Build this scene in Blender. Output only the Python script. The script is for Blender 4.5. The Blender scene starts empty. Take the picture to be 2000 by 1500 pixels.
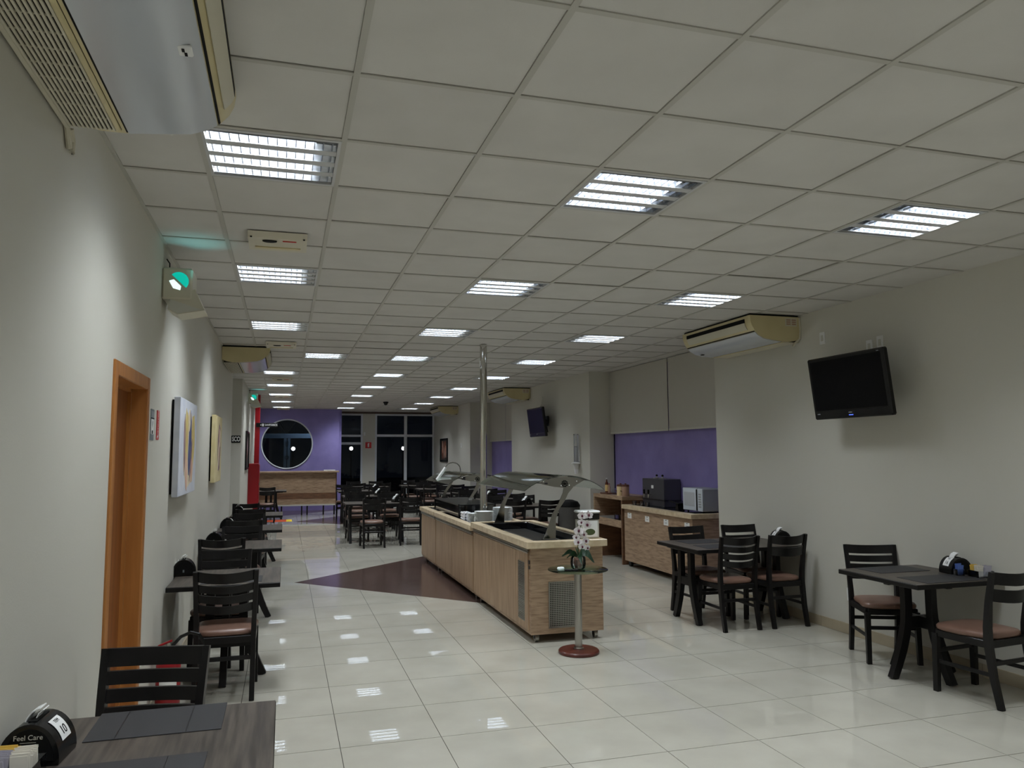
import bpy, bmesh, math, random
from mathutils import Vector, Matrix

# ------------------------------------------------------------------ camera, world, exposure
SC = bpy.context.scene
COL = SC.collection
random.seed(7)
PI = math.pi
CAMH = 1.70
CZ = 3.118            # ceiling height
GX0, GY0, T = -0.396, 2.792, 0.625   # ceiling grid origin and pitch


def cam_setup():
    f, pitch, yaw, roll = 1489.87, math.radians(5.231), math.radians(16.541), math.radians(-0.292)
    cy, sy, cp, sp = math.cos(yaw), math.sin(yaw), math.cos(pitch), math.sin(pitch)
    fwd = Vector((sy * cp, cy * cp, sp))
    right = Vector((cy, -sy, 0))
    up = right.cross(fwd)
    r2 = right * math.cos(roll) + up * math.sin(roll)
    u2 = -right * math.sin(roll) + up * math.cos(roll)
    cd = bpy.data.cameras.new('camera')
    cd.sensor_width = 36
    cd.lens = f / 2000 * 36
    cd.clip_start = 0.05
    co = bpy.data.objects.new('camera', cd)
    COL.objects.link(co)
    m = Matrix((r2, u2, -fwd)).transposed().to_4x4()
    m.translation = (0, 0, CAMH)
    co.matrix_world = m
    SC.camera = co


cam_setup()
W = bpy.data.worlds.new('night')
SC.world = W
W.use_nodes = True
W.node_tree.nodes['Background'].inputs[0].default_value = (0.10, 0.13, 0.2, 1)
W.node_tree.nodes['Background'].inputs[1].default_value = 0.02
SC.view_settings.view_transform = 'Standard'
SC.view_settings.look = 'None'
SC.view_settings.gamma = 1
SC.view_settings.use_curve_mapping = False
SC.view_settings.exposure = 1.0
TUBE_POWER = 11.0      # radiance of the fluorescent tubes
STRIP_W = 2.25          # watts of each downward strip of a lamp
SC.cycles.sample_clamp_indirect = 6
SC.cycles.max_bounces = 8
SC.cycles.diffuse_bounces = 5
SC.cycles.glossy_bounces = 5
SC.cycles.transparent_max_bounces = 16
SC.cycles.use_denoising = True


# ------------------------------------------------------------------ materials
def srgb(r, g, b):
    def c(x):
        x /= 255
        return x / 12.92 if x <= 0.04045 else ((x + 0.055) / 1.055) ** 2.4
    return (c(r), c(g), c(b), 1)


def mat(name, col, rough=0.5, metal=0.0, col2=None, scale=6, stretch=(1, 1, 1), detail=4, bump=0, bscale=60,
        coat=0, emit=None, es=0, spec=0.5, rnd=0.0, contrast=(0.35, 0.65), pos=False, ior=1.5):
    m = bpy.data.materials.new(name)
    m.use_nodes = True
    nt = m.node_tree
    p = nt.nodes['Principled BSDF']
    p.inputs['Base Color'].default_value = col
    p.inputs['Roughness'].default_value = rough
    p.inputs['Metallic'].default_value = metal
    p.inputs['Specular IOR Level'].default_value = spec
    p.inputs['Coat Weight'].default_value = coat
    p.inputs['Coat Roughness'].default_value = 0.12
    if emit:
        p.inputs['Emission Color'].default_value = emit
        p.inputs['Emission Strength'].default_value = es
    tc = nt.nodes.new('ShaderNodeTexCoord')
    mp = nt.nodes.new('ShaderNodeMapping')
    mp.inputs['Scale'].default_value = stretch
    if pos:
        ge = nt.nodes.new('ShaderNodeNewGeometry')
        nt.links.new(ge.outputs['Position'], mp.inputs['Vector'])
    else:
        nt.links.new(tc.outputs['Object'], mp.inputs['Vector'])
    p.inputs['IOR'].default_value = ior
    cur = None
    if col2:
        n = nt.nodes.new('ShaderNodeTexNoise')
        n.inputs['Scale'].default_value = scale
        n.inputs['Detail'].default_value = detail
        nt.links.new(mp.outputs['Vector'], n.inputs['Vector'])
        r = nt.nodes.new('ShaderNodeValToRGB')
        r.color_ramp.elements[0].position = contrast[0]
        r.color_ramp.elements[1].position = contrast[1]
        r.color_ramp.elements[0].color = col
        r.color_ramp.elements[1].color = col2
        nt.links.new(n.outputs['Fac'], r.inputs['Fac'])
        cur = r.outputs['Color']
    if rnd:
        oi = nt.nodes.new('ShaderNodeObjectInfo')
        mr = nt.nodes.new('ShaderNodeMapRange')
        mr.inputs['To Min'].default_value = 1 - rnd
        mr.inputs['To Max'].default_value = 1 + rnd
        nt.links.new(oi.outputs['Random'], mr.inputs['Value'])
        mx = nt.nodes.new('ShaderNodeVectorMath')
        mx.operation = 'SCALE'
        if cur:
            nt.links.new(cur, mx.inputs[0])
        else:
            mx.inputs[0].default_value = col[:3]
        nt.links.new(mr.outputs[0], mx.inputs['Scale'])
        cur = mx.outputs[0]
    if cur:
        nt.links.new(cur, p.inputs['Base Color'])
    if bump:
        n2 = nt.nodes.new('ShaderNodeTexNoise')
        n2.inputs['Scale'].default_value = bscale
        n2.inputs['Detail'].default_value = 3
        nt.links.new(mp.outputs['Vector'], n2.inputs['Vector'])
        b = nt.nodes.new('ShaderNodeBump')
        b.inputs['Strength'].default_value = bump
        b.inputs['Distance'].default_value = 0.004
        nt.links.new(n2.outputs['Fac'], b.inputs['Height'])
        nt.links.new(b.outputs[0], p.inputs['Normal'])
    return m


def glassmat(name, tint, gloss=(1, 1, 1, 1), fac=0.06, rough=0.02):
    """thin pane: tinted see-through plus a Fresnel mirror"""
    m = bpy.data.materials.new(name)
    m.use_nodes = True
    nt = m.node_tree
    for n in list(nt.nodes):
        nt.nodes.remove(n)
    o = nt.nodes.new('ShaderNodeOutputMaterial')
    t = nt.nodes.new('ShaderNodeBsdfTransparent')
    t.inputs[0].default_value = tint
    g = nt.nodes.new('ShaderNodeBsdfGlossy')
    g.inputs['Color'].default_value = gloss
    g.inputs['Roughness'].default_value = rough
    fr = nt.nodes.new('ShaderNodeFresnel')
    fr.inputs[0].default_value = 1.5
    ad = nt.nodes.new('ShaderNodeMath')
    ad.operation = 'ADD'
    ad.inputs[1].default_value = fac
    ad.use_clamp = True
    mx = nt.nodes.new('ShaderNodeMixShader')
    nt.links.new(fr.outputs[0], ad.inputs[0])
    nt.links.new(ad.outputs[0], mx.inputs[0])
    nt.links.new(t.outputs[0], mx.inputs[1])
    nt.links.new(g.outputs[0], mx.inputs[2])
    nt.links.new(mx.outputs[0], o.inputs[0])
    return m


M = {}
M['wall'] = mat('wall_plaster', srgb(198, 195, 184), 0.75, bump=0.10, bscale=140)
M['purple'] = mat('purple_plaster', srgb(140, 129, 186), 0.7, col2=srgb(128, 117, 174), scale=2.2, bump=0.1, bscale=120)
M['blind'] = mat('blind_fabric', srgb(186, 182, 172), 0.8, bump=0.1, bscale=200)
M['panel'] = mat('ceiling_panel', srgb(200, 197, 191), 0.9, col2=srgb(194, 191, 185), scale=3, bump=0.08, bscale=260, rnd=0.025, pos=True)
M['tbar'] = mat('ceiling_grid_metal', srgb(178, 175, 166), 0.6)
M['slab'] = mat('dark_slab', srgb(60, 58, 55), 0.9)
M['floor'] = mat('polished_porcelain', srgb(184, 180, 168), 0.011, col2=srgb(174, 170, 158), scale=2.2, detail=7, rnd=0.02, pos=True, ior=1.62)
M['grout'] = mat('grout', srgb(62, 58, 52), 0.9, spec=.1)
M['inlay'] = mat('wood_look_inlay', srgb(62, 48, 44), 0.16, col2=srgb(92, 74, 68), scale=7, stretch=(0.5, 6, 1), detail=8, contrast=(.3, .7))
M['base'] = mat('baseboard_tile', srgb(178, 166, 142), 0.3, col2=srgb(166, 153, 130), scale=3)
M['door'] = mat('orange_door_wood', srgb(140, 82, 36), 0.42, col2=srgb(118, 66, 26), scale=3, stretch=(6, 6, 0.35), detail=5)
M['casing'] = mat('door_casing_wood', srgb(178, 118, 60), 0.4, col2=srgb(160, 102, 48), scale=3, stretch=(6, 6, 0.4), detail=5)
M['black'] = mat('black_stained_wood', srgb(14, 13, 14), 0.36, col2=srgb(20, 18, 19), scale=8, stretch=(1, 1, 0.4), spec=.32)
M['seat'] = mat('brown_leatherette', srgb(128, 98, 84), 0.34, col2=srgb(114, 86, 73), scale=4, bump=0.08, bscale=160)
M['top'] = mat('grey_wood_tabletop', srgb(88, 80, 72), 0.42, col2=srgb(60, 54, 49), spec=.3, scale=7, stretch=(7, 0.45, 1), detail=6)
M['edge'] = mat('black_table_edge', srgb(16, 15, 15), 0.45, spec=.3)
M['mat'] = mat('charcoal_placemat', srgb(38, 37, 40), 0.55, bump=0.1, bscale=300)
M['oak'] = mat('light_oak_laminate', srgb(172, 145, 118), 0.5, col2=srgb(122, 96, 74), scale=6, stretch=(1.1, 1.1, 9), detail=9, contrast=(0.4, 0.75))
M['oakv'] = mat('light_oak_upright_grain', srgb(176, 148, 119), 0.5, col2=srgb(144, 116, 90), scale=5, stretch=(6, 6, 0.5), detail=8, contrast=(0.35, 0.75))
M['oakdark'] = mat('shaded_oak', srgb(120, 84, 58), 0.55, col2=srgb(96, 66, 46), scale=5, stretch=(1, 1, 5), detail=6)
M['stone'] = mat('beige_stone', srgb(214, 196, 166), 0.3, col2=srgb(190, 168, 136), scale=14, detail=8)
M['steel'] = mat('brushed_steel', srgb(176, 174, 168), 0.28, 1.0, bump=0.03, bscale=200)
M['chrome'] = mat('chrome', srgb(208, 206, 200), 0.1, 1.0)
M['chromed'] = mat('polished_dark_chrome', srgb(150, 148, 144), 0.08, 1.0)
M['darksteel'] = mat('dark_steel', srgb(72, 72, 74), 0.3, 1.0)
M['darkglass'] = mat('black_glass_top', srgb(26, 27, 32), 0.06, spec=0.7)
M['white'] = mat('white_plastic', srgb(224, 224, 222), 0.4)
M['offwhite'] = mat('off_white_enamel', srgb(196, 194, 184), 0.45)
M['lampwhite'] = mat('lamp_white_metal', srgb(186, 186, 186), 0.5)
M['reflector'] = mat('lamp_reflector', srgb(238, 241, 246), 0.16, 0.75)
M['cream'] = mat('aged_cream_plastic', srgb(206, 193, 150), 0.4, col2=srgb(196, 182, 138), scale=3)
M['creamw'] = mat('cream_white_plastic', srgb(198, 192, 172), 0.45)
M['acpanel'] = mat('air_conditioner_panel', srgb(190, 194, 200), 0.14, spec=0.6)
M['blackp'] = mat('black_plastic', srgb(13, 13, 14), 0.25, spec=.4)
M['screen'] = mat('black_screen', srgb(9, 9, 12), 0.2, spec=.12)
M['dark'] = mat('matt_black', srgb(10, 10, 10), 0.7, spec=.2)
M['red'] = mat('red_paint', srgb(150, 10, 24), 0.35)
M['redsign'] = mat('red_sign', srgb(196, 36, 34), 0.4)
M['greysign'] = mat('grey_sign', srgb(120, 128, 132), 0.4)
M['paper'] = mat('white_paper', srgb(232, 232, 230), 0.7)
M['porcelain'] = mat('white_porcelain', srgb(244, 247, 248), 0.15)
M['orchid'] = mat('orchid_petal', srgb(240, 236, 238), 0.5)
M['orchidc'] = mat('orchid_heart', srgb(86, 16, 48), 0.5)
M['leaf'] = mat('orchid_leaf', srgb(22, 62, 34), 0.35, col2=srgb(14, 44, 26), scale=8)
M['stemg'] = mat('orchid_stem', srgb(70, 84, 48), 0.5)
M['bark'] = mat('bark_chips', srgb(146, 108, 92), 0.8, col2=srgb(84, 52, 48), scale=40)
M['mahog'] = mat('mahogany_base', srgb(92, 40, 30), 0.3, col2=srgb(76, 30, 24), scale=6, stretch=(1, 5, 1))
M['foil'] = mat('sachet_lilac', srgb(178, 174, 186), 0.35)
M['sachety'] = mat('sachet_yellow', srgb(226, 192, 92), 0.5)
M['sachetb'] = mat('sachet_blue', srgb(92, 120, 190), 0.4)
M['sachetw'] = mat('sachet_white', srgb(228, 222, 210), 0.5)
M['yellow'] = mat('yellow_strip', srgb(232, 196, 40), 0.5)
M['orange'] = mat('red_orange_strip', srgb(206, 74, 30), 0.5)
M['bottle'] = mat('amber_bottle', srgb(84, 36, 18), 0.12)
M['labelc'] = mat('cream_label', srgb(228, 196, 130), 0.5)
M['jar'] = mat('cream_ceramic', srgb(226, 206, 160), 0.3)
M['jarlid'] = mat('jar_wood_lid', srgb(92, 52, 36), 0.5)
M['jarpink'] = mat('pinkish_glass_jar', srgb(176, 142, 122), 0.15)
M['micro'] = mat('silver_white_enamel', srgb(204, 212, 220), 0.3)
M['microside'] = mat('grey_enamel', srgb(150, 154, 158), 0.4)
M['coffee'] = mat('grey_machine_metal', srgb(88, 88, 94), 0.35, 0.6)
M['binm'] = mat('charcoal_bin', srgb(78, 76, 74), 0.55)
M['cup'] = mat('translucent_cup', srgb(236, 236, 240), 0.3)
M['teal'] = mat('teal_grey_frame', srgb(128, 150, 160), 0.4)
M['alu'] = mat('white_aluminium', srgb(208, 212, 218), 0.35)
M['beam'] = mat('brown_header', srgb(84, 66, 58), 0.6)
M['asphalt'] = mat('asphalt', srgb(50, 50, 52), 0.9)
M['artpink'] = mat('art_mauve', srgb(142, 112, 118), 0.7, col2=srgb(196, 172, 168), scale=14, stretch=(1, 1, 0.4))
M['louvre'] = mat('louvre_grey_metal', srgb(112, 116, 124), 0.5, 0.2)
M['tube'] = mat('fluorescent_tube', srgb(255, 255, 255), 0.5, emit=(0.80, 0.90, 1.0, 1), es=TUBE_POWER)
M['green'] = mat('exit_green_glow', srgb(10, 120, 90), 0.4, emit=(0.0, 0.70, 0.55, 1), es=.32)
M['greenw'] = mat('exit_white_glow', srgb(255, 255, 255), 0.4, emit=(0.75, 1.0, 0.97, 1), es=.5)
M['blueled'] = mat('blue_led', srgb(20, 30, 200), 0.4, emit=(0.05, 0.1, 1, 1), es=2.0)
M['spotglow'] = mat('light_spot_glow', srgb(255, 255, 255), 0.4, emit=(1, 0.97, 0.9, 1), es=14)
M['glass'] = glassmat('window_glass', (0.55, 0.58, 0.6, 1), (.45, .45, .45, 1), fac=0.0)
M['guard'] = glassmat('sneeze_guard_glass', (0.88, 0.91, 0.89, 1), (0.9, 0.95, 0.92, 1), fac=0.12, rough=0.06)
M['gtable'] = glassmat('green_tinted_glass', (0.95, 0.98, 0.97, 1), (0.85, 1, 0.95, 1), fac=0.02)
M['acrylic'] = glassmat('clear_acrylic', (0.86, 0.88, 0.92, 1), fac=0.03)
M['smoke'] = glassmat('smoked_glass', (0.34, 0.33, 0.34, 1), fac=0.08, rough=0.06)
M['pot'] = glassmat('glass_pot', (0.98, 0.96, 0.95, 1), fac=0.0)


# ------------------------------------------------------------------ mesh builder
class MB:
    def __init__(s):
        s.v, s.f, s.mi = [], [], []
        s.cur = 0

    def add(s, vs, fs):
        o = len(s.v)
        s.v += [tuple(v) for v in vs]
        s.f += [tuple(i + o for i in f) for f in fs]
        s.mi += [s.cur] * len(fs)
        return s

    def box(s, x0, x1, y0, y1, z0, z1, b=0.0, rot=None, piv=None):
        cx, cy, cz = (x0 + x1) / 2, (y0 + y1) / 2, (z0 + z1) / 2
        hx, hy, hz = abs(x1 - x0) / 2, abs(y1 - y0) / 2, abs(z1 - z0) / 2
        if b <= 0:
            vs = [(cx + a * hx, cy + c * hy, cz + d * hz) for a in (-1, 1) for c in (-1, 1) for d in (-1, 1)]
            fs = [(0, 1, 3, 2), (4, 6, 7, 5), (0, 4, 5, 1), (2, 3, 7, 6), (0, 2, 6, 4), (1, 5, 7, 3)]
        else:
            b = min(b, hx * .95, hy * .95, hz * .95)
            idx, vs = {}, []
            for a in (-1, 1):
                for c in (-1, 1):
                    for d in (-1, 1):
                        idx[a, c, d] = len(vs)
                        vs += [(cx + a * hx, cy + c * (hy - b), cz + d * (hz - b)),
                               (cx + a * (hx - b), cy + c * hy, cz + d * (hz - b)),
                               (cx + a * (hx - b), cy + c * (hy - b), cz + d * hz)]
            g = lambda a, c, d, k: idx[a, c, d] + k
            fs = []
            for q in (-1, 1):
                fs.append((g(q, -1, -1, 0), g(q, 1, -1, 0), g(q, 1, 1, 0), g(q, -1, 1, 0)))
                fs.append((g(-1, q, -1, 1), g(1, q, -1, 1), g(1, q, 1, 1), g(-1, q, 1, 1)))
                fs.append((g(-1, -1, q, 2), g(1, -1, q, 2), g(1, 1, q, 2), g(-1, 1, q, 2)))
                for r in (-1, 1):
                    fs.append((g(q, r, -1, 0), g(q, r, 1, 0), g(q, r, 1, 1), g(q, r, -1, 1)))
                    fs.append((g(q, -1, r, 0), g(q, 1, r, 0), g(q, 1, r, 2), g(q, -1, r, 2)))
                    fs.append((g(-1, q, r, 1), g(1, q, r, 1), g(1, q, r, 2), g(-1, q, r, 2)))
                    for t in (-1, 1):
                        fs.append((g(q, r, t, 0), g(q, r, t, 1), g(q, r, t, 2)))
        if rot is not None:
            pv = Vector(piv if piv else (cx, cy, cz))
            vs = [pv + rot @ (Vector(v) - pv) for v in vs]
        return s.add(vs, fs)

    def sweep(s, path, secs, side=(1, 0, 0)):
        """rectangular section (w along side, d across) swept along a path"""
        sd = Vector(side).normalized()
        n = len(path)
        rings = []
        for i, p in enumerate(path):
            a = Vector(path[max(0, i - 1)])
            b = Vector(path[min(n - 1, i + 1)])
            t = (b - a).normalized()
            e = t.cross(sd).normalized()
            w, d = secs[i] if isinstance(secs, list) else secs
            P = Vector(p)
            rings.append([P + sd * w / 2 + e * d / 2, P - sd * w / 2 + e * d / 2, P - sd * w / 2 - e * d / 2, P + sd * w / 2 - e * d / 2])
        vs = [v for r in rings for v in r]
        fs = [(0, 1, 2, 3), tuple(4 * (n - 1) + k for k in (3, 2, 1, 0))]
        for i in range(n - 1):
            for k in range(4):
                fs.append((4 * i + k, 4 * i + (k + 1) % 4, 4 * i + 4 + (k + 1) % 4, 4 * i + 4 + k))
        return s.add(vs, fs)

    def tube(s, path, r, n=8, closed=False):
        path = [Vector(p) for p in path]
        L = len(path)
        vs, fs = [], []
        ref = None
        for i, p in enumerate(path):
            a = path[(i - 1) % L] if closed else path[max(0, i - 1)]
            b = path[(i + 1) % L] if closed else path[min(L - 1, i + 1)]
            t = (b - a).normalized()
            if ref is None:
                ref = Vector((0, 0, 1)) if abs(t.z) < .9 else Vector((1, 0, 0))
            u = (ref - t * ref.dot(t)).normalized()
            ref = u
            w = t.cross(u)
            rr = r[i] if isinstance(r, (list, tuple)) else r
            vs += [p + (u * math.cos(2 * PI * k / n) + w * math.sin(2 * PI * k / n)) * rr for k in range(n)]
        for i in range(L if closed else L - 1):
            j = (i + 1) % L
            for k in range(n):
                fs.append((n * i + k, n * i + (k + 1) % n, n * j + (k + 1) % n, n * j + k))
        if not closed:
            fs += [tuple(range(n)), tuple(n * (L - 1) + k for k in reversed(range(n)))]
        return s.add(vs, fs)

    def lathe(s, prof, c=(0, 0, 0), n=24, a0=0, a1=2 * PI, capped=True):
        full = abs(a1 - a0 - 2 * PI) < 1e-6
        m = n if full else n + 1
        vs, fs = [], []
        for (r, z) in prof:
            for k in range(m):
                a = a0 + (a1 - a0) * k / n
                vs.append((c[0] + r * math.cos(a), c[1] + r * math.sin(a), c[2] + z))
        for i in range(len(prof) - 1):
            for k in range(n):
                k2 = (k + 1) % m
                fs.append((m * i + k, m * i + k2, m * i + m + k2, m * i + m + k))
        if full and capped:
            if prof[0][0] > 1e-5:
                fs.append(tuple(range(m)))
            if prof[-1][0] > 1e-5:
                fs.append(tuple(m * (len(prof) - 1) + k for k in range(m)))
        return s.add(vs, fs)

    def prism(s, poly, axis, a, b):
        """polygon extruded along axis; polygon coords are the two remaining axes in order"""
        n = len(poly)
        def P(p, q):
            return {'x': (q, p[0], p[1]), 'y': (p[0], q, p[1]), 'z': (p[0], p[1], q)}[axis]
        vs = [P(p, a) for p in poly] + [P(p, b) for p in poly]
        fs = [tuple(range(n)), tuple(n + k for k in reversed(range(n)))]
        fs += [(k, (k + 1) % n, n + (k + 1) % n, n + k) for k in range(n)]
        return s.add(vs, fs)

    def strip(s, pts, axis, a, b, th=0.0):
        """curved sheet: open polyline extruded along axis with thickness"""
        n = len(pts)
        up = []
        for i, p in enumerate(pts):
            q0 = pts[max(0, i - 1)]
            q1 = pts[min(n - 1, i + 1)]
            dx, dy = q1[0] - q0[0], q1[1] - q0[1]
            l = math.hypot(dx, dy) or 1
            up.append((p[0] - dy / l * th, p[1] + dx / l * th))
        return s.prism(list(pts) + up[::-1], axis, a, b)

    def sphere(s, c, r, n=12, sc=(1, 1, 1)):
        prof = [(math.sin(PI * i / (n // 2)) * r, -math.cos(PI * i / (n // 2)) * r) for i in range(n // 2 + 1)]
        o = len(s.v)
        s.lathe(prof, (0, 0, 0), n)
        for i in range(o, len(s.v)):
            v = s.v[i]
            s.v[i] = (c[0] + v[0] * sc[0], c[1] + v[1] * sc[1], c[2] + v[2] * sc[2])
        return s

    def xform(s, m, o=0):
        for i in range(o, len(s.v)):
            s.v[i] = tuple(m @ Vector(s.v[i]))
        return s

    def mesh(s, name, mats, smooth=True, ang=0.6):
        me = bpy.data.meshes.new(name)
        me.from_pydata(s.v, [], s.f)
        if not isinstance(mats, (list, tuple)):
            mats = [mats]
        for m in mats:
            me.materials.append(M[m] if isinstance(m, str) else m)
        if any(s.mi):
            me.polygons.foreach_set('material_index', s.mi)
        bm = bmesh.new()
        bm.from_mesh(me)
        bmesh.ops.remove_doubles(bm, verts=bm.verts, dist=1e-6)
        bmesh.ops.recalc_face_normals(bm, faces=bm.faces)
        bm.to_mesh(me)
        bm.free()
        if smooth:
            me.shade_smooth()
            me.set_sharp_from_angle(angle=ang)
        me.update()
        return me

    def obj(s, name, mats, parent=None, label=None, kind=None, loc=None, rot=None, **k):
        o = bpy.data.objects.new(name, s.mesh(name, mats, **k))
        COL.objects.link(o)
        if parent:
            o.parent = parent
        if label:
            o['label'] = label
        if kind:
            o['kind'] = kind
        if loc:
            o.location = loc
        if rot:
            o.rotation_euler = rot
        return o


def inst(me, name, parent, loc, rot=(0, 0, 0), scale=None):
    o = bpy.data.objects.new(name, me)
    COL.objects.link(o)
    o.parent = parent
    o.location = loc
    o.rotation_euler = rot
    if scale:
        o.scale = scale
    return o


def thing(name, label, cat, loc=(0, 0, 0), rz=0.0, group=None, rot=None):
    o = bpy.data.objects.new(name, None)
    o.empty_display_size = 0.1
    COL.objects.link(o)
    o.location = loc
    o.rotation_euler = rot if rot else (0, 0, rz)
    o['label'] = label
    o['category'] = cat
    if group:
        o['group'] = group
    return o


def tag(o, label, cat, group=None):
    o['label'] = label
    o['category'] = cat
    if group:
        o['group'] = group
    return o


KIDS = {}


def copy_tree(root, loc=None, rz=None, label=None, group=None, rot=None, parent=None):
    if not KIDS:
        pass
    r = root.copy()
    COL.objects.link(r)
    if parent is not None:
        r.parent = parent
    if loc is not None:
        r.location = loc
    if rot is not None:
        r.rotation_euler = rot
    elif rz is not None:
        r.rotation_euler = (0, 0, rz)
    if label:
        r['label'] = label
    if group:
        r['group'] = group
    for ch in KIDS.setdefault(root.name, list(root.children)):
        copy_tree(ch, parent=r)
    return r


def text(body, size, loc, rot, m, parent, name='lettering', align='CENTER', sx=1.0, ext=0.0006, bold=0.0):
    cu = bpy.data.curves.new(name, 'FONT')
    cu.body = body
    cu.size = size
    cu.align_x = align
    cu.align_y = 'CENTER'
    cu.extrude = ext
    cu.offset = bold
    cu.materials.append(M[m])
    tmp = bpy.data.objects.new(name, cu)
    me = bpy.data.meshes.new_from_object(tmp)
    bpy.data.objects.remove(tmp)
    o = bpy.data.objects.new(name, me)
    COL.objects.link(o)
    o.parent = parent
    o.location = loc
    o.rotation_euler = rot
    o.scale = (sx, 1, 1)
    return o


FACE_CAM = (PI / 2, 0, 0)          # text on a plane looking towards -Y
FACE_PX = (PI / 2, 0, PI / 2)      # text on the left wall, looking towards +X
FACE_NX = (PI / 2, 0, -PI / 2)     # text looking towards -X

# ------------------------------------------------------------------ setting: floor
XL, XR = -0.81, 5.11
fl = MB().box(-3.2, 6.0, -3.6, 26.2, -0.12, -0.0035).obj('floor', 'grout', kind='structure', smooth=False)
FX0, FY0, FTX, FTY = 0.345, 4.71, 0.597, 0.612
tile_me = MB().box(-FTX / 2 + .002, FTX / 2 - .002, -FTY / 2 + .0028, FTY / 2 - .0028, -0.012, 0).mesh('floor_tile', 'floor', smooth=False)
rest = MB()
for i in range(-6, 10):
    for j in range(-14, 36):
        x = FX0 + (i + .5) * FTX
        y = FY0 + (j + .5) * FTY
        if x + FTX / 2 < -3.0 or x - FTX / 2 > 5.6 or (x < XL - .3 and not 12.3 < y < 15.2):
            continue
        if -0.9 < x < 5.2 and 2.7 < y < 14.6:
            inst(tile_me, 'tile', fl, (x, y, 0))
        else:
            rest.box(x - FTX / 2 + .002, x + FTX / 2 - .002, y - FTY / 2 + .0028, y + FTY / 2 - .0028, -0.012, 0)
rest.obj('tiles', 'floor', fl, kind='stuff', smooth=False)
MB().prism([(.158, 10.80), (2.45, 8.40), (2.45, 13.05)], 'z', 0, .0012).obj('inlay', 'inlay', fl, 'dark brown wood-look triangle let into the pale tiles beside the buffet', smooth=False)
MB().prism([(.26, 20.5), (2.4, 18.3), (2.4, 23.0)], 'z', 0, .0012).obj('inlay', 'inlay', fl, 'dark brown wood-look triangle among the middle tables', smooth=False)
MB().prism([(-.80, 22.3), (-.4, 22.2), (1.7, 24.4), (1.62, 24.5), (-.80, 24.5)], 'z', 0, .0012).obj('inlay', 'inlay', fl, 'dark brown wood-look floor in front of the purple wall', smooth=False)

# ------------------------------------------------------------------ setting: ceiling with panels and grid
ceil = MB().box(-3.2, 6.0, -3.6, 26.2, CZ + .14, CZ + .22).obj('ceiling', 'slab', kind='structure', smooth=False)
LAMPS = []
for r in range(-7, 34, 4):
    for c in (0, 3, 6):
        cc = 1 if (c == 0 and r == 13) else c
        LAMPS.append((cc, r))
LAMPS = [l for l in LAMPS if l[1] >= -7]
panel_me = MB().box(-.301, .301, -.301, .301, 0, .014, b=.002).mesh('ceiling_panel', 'panel', smooth=False)
prest = MB()
lampset = set(LAMPS)
for i in range(-5, 10):
    for r in range(-11, 38):
        if (i, r) in lampset:
            continue
        x = GX0 + (i + .5) * T
        y = GY0 + (r + .5) * T
        if i < -1 and not 12.2 < y < 15.3:
            continue
        x0, x1 = x - .301, x + .301
        if i == -1:
            x0 = XL - .05 if not 12.2 < y < 15.3 else x0
        if x0 > 5.65 or x1 < -3.1:
            continue
        if i >= -1 and 2.2 < y < 17.2 and i <= 8:
            p = inst(panel_me, 'panel', ceil, (x, y, CZ + .004 + random.uniform(0, .0015)))
            if i == -1 and x0 > x - .301:
                p.scale = ((x1 - x0) / .602, 1, 1)
                p.location.x = (x0 + x1) / 2
            if random.random() < .05:
                p.location.z += .004
        else:
            prest.box(x0, min(x1, 5.7), y - .301, y + .301, CZ + .004, CZ + .016)
prest.obj('panels', 'panel', ceil, kind='stuff', smooth=False)
for i in range(0, 10):
    x = GX0 + i * T
    MB().box(x - .0125, x + .0125, -3.5, 26, CZ - .002, CZ + .004).box(x - .002, x + .002, -3.5, 26, CZ + .004, CZ + .04).obj('main_runner', 'tbar', ceil, smooth=False)
tee = MB().box(-.3, .3, -.012, .012, CZ - .0012, CZ + .0035).box(-.3, .3, -.002, .002, CZ + .0035, CZ + .03).mesh('cross_tee', 'tbar', smooth=False)
trest = MB()
for i in range(-1, 9):
    for r in range(-10, 38):
        x = GX0 + (i + .5) * T
        y = GY0 + r * T
        if i >= 0 and 2.2 < y < 14.5:
            inst(tee, 'cross_tee', ceil, (x, y, 0))
        else:
            trest.box(x - .3, x + .3, y - .012, y + .012, CZ - .0012, CZ + .0035)
trest.obj('cross_tees', 'tbar', ceil, kind='stuff', smooth=False)
MB().box(XL - .02, XL + .018, -3.5, 12.72, CZ - .002, CZ + .02).box(XL + .02, XL + .036, 15, 24.5, CZ - .002, CZ + .02).obj('wall_angle', 'tbar', ceil, smooth=False)

# ------------------------------------------------------------------ setting: walls
w = MB()
w.box(XL - .16, XL, -3.2, 4.155, 0, CZ + .1).box(XL - .16, XL, 5.02, 12.72, 0, CZ + .1).box(XL - .16, XL, 4.155, 5.02, 2.105, CZ + .1)
wl = w.obj('wall_left', 'wall', kind='structure', smooth=False)
MB().box(-3.1, -.785, 15.0, 15.14, 0, CZ + .1).box(-.93, -.785, 15.14, 24.66, 0, CZ + .1).obj('wall_left_far', 'wall', kind='structure', smooth=False)
MB().box(-3.14, -3.0, 12.5, 15.2, 0, CZ + .1).box(-3.1, -.97, 12.56, 12.72, 0, CZ + .1).obj('wall_corridor', 'wall', kind='structure', smooth=False)
MB().box(XL - .2, 5.7, -3.35, -3.2, 0, CZ + .1).obj('wall_rear', 'wall', kind='structure', smooth=False)
MB().box(XR, 5.75, -3.2, 8.34, 0, CZ + .1).obj('wall_right', 'wall', kind='structure', smooth=False)
MB().box(5.05, 5.75, 12.3, 17.05, 0, CZ + .1).obj('wall_right_middle', 'wall', kind='structure', smooth=False)
MB().box(4.88, 5.75, 20.5, 25.95, 0, CZ + .1).obj('wall_right_far', 'wall', kind='structure', smooth=False)
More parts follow.
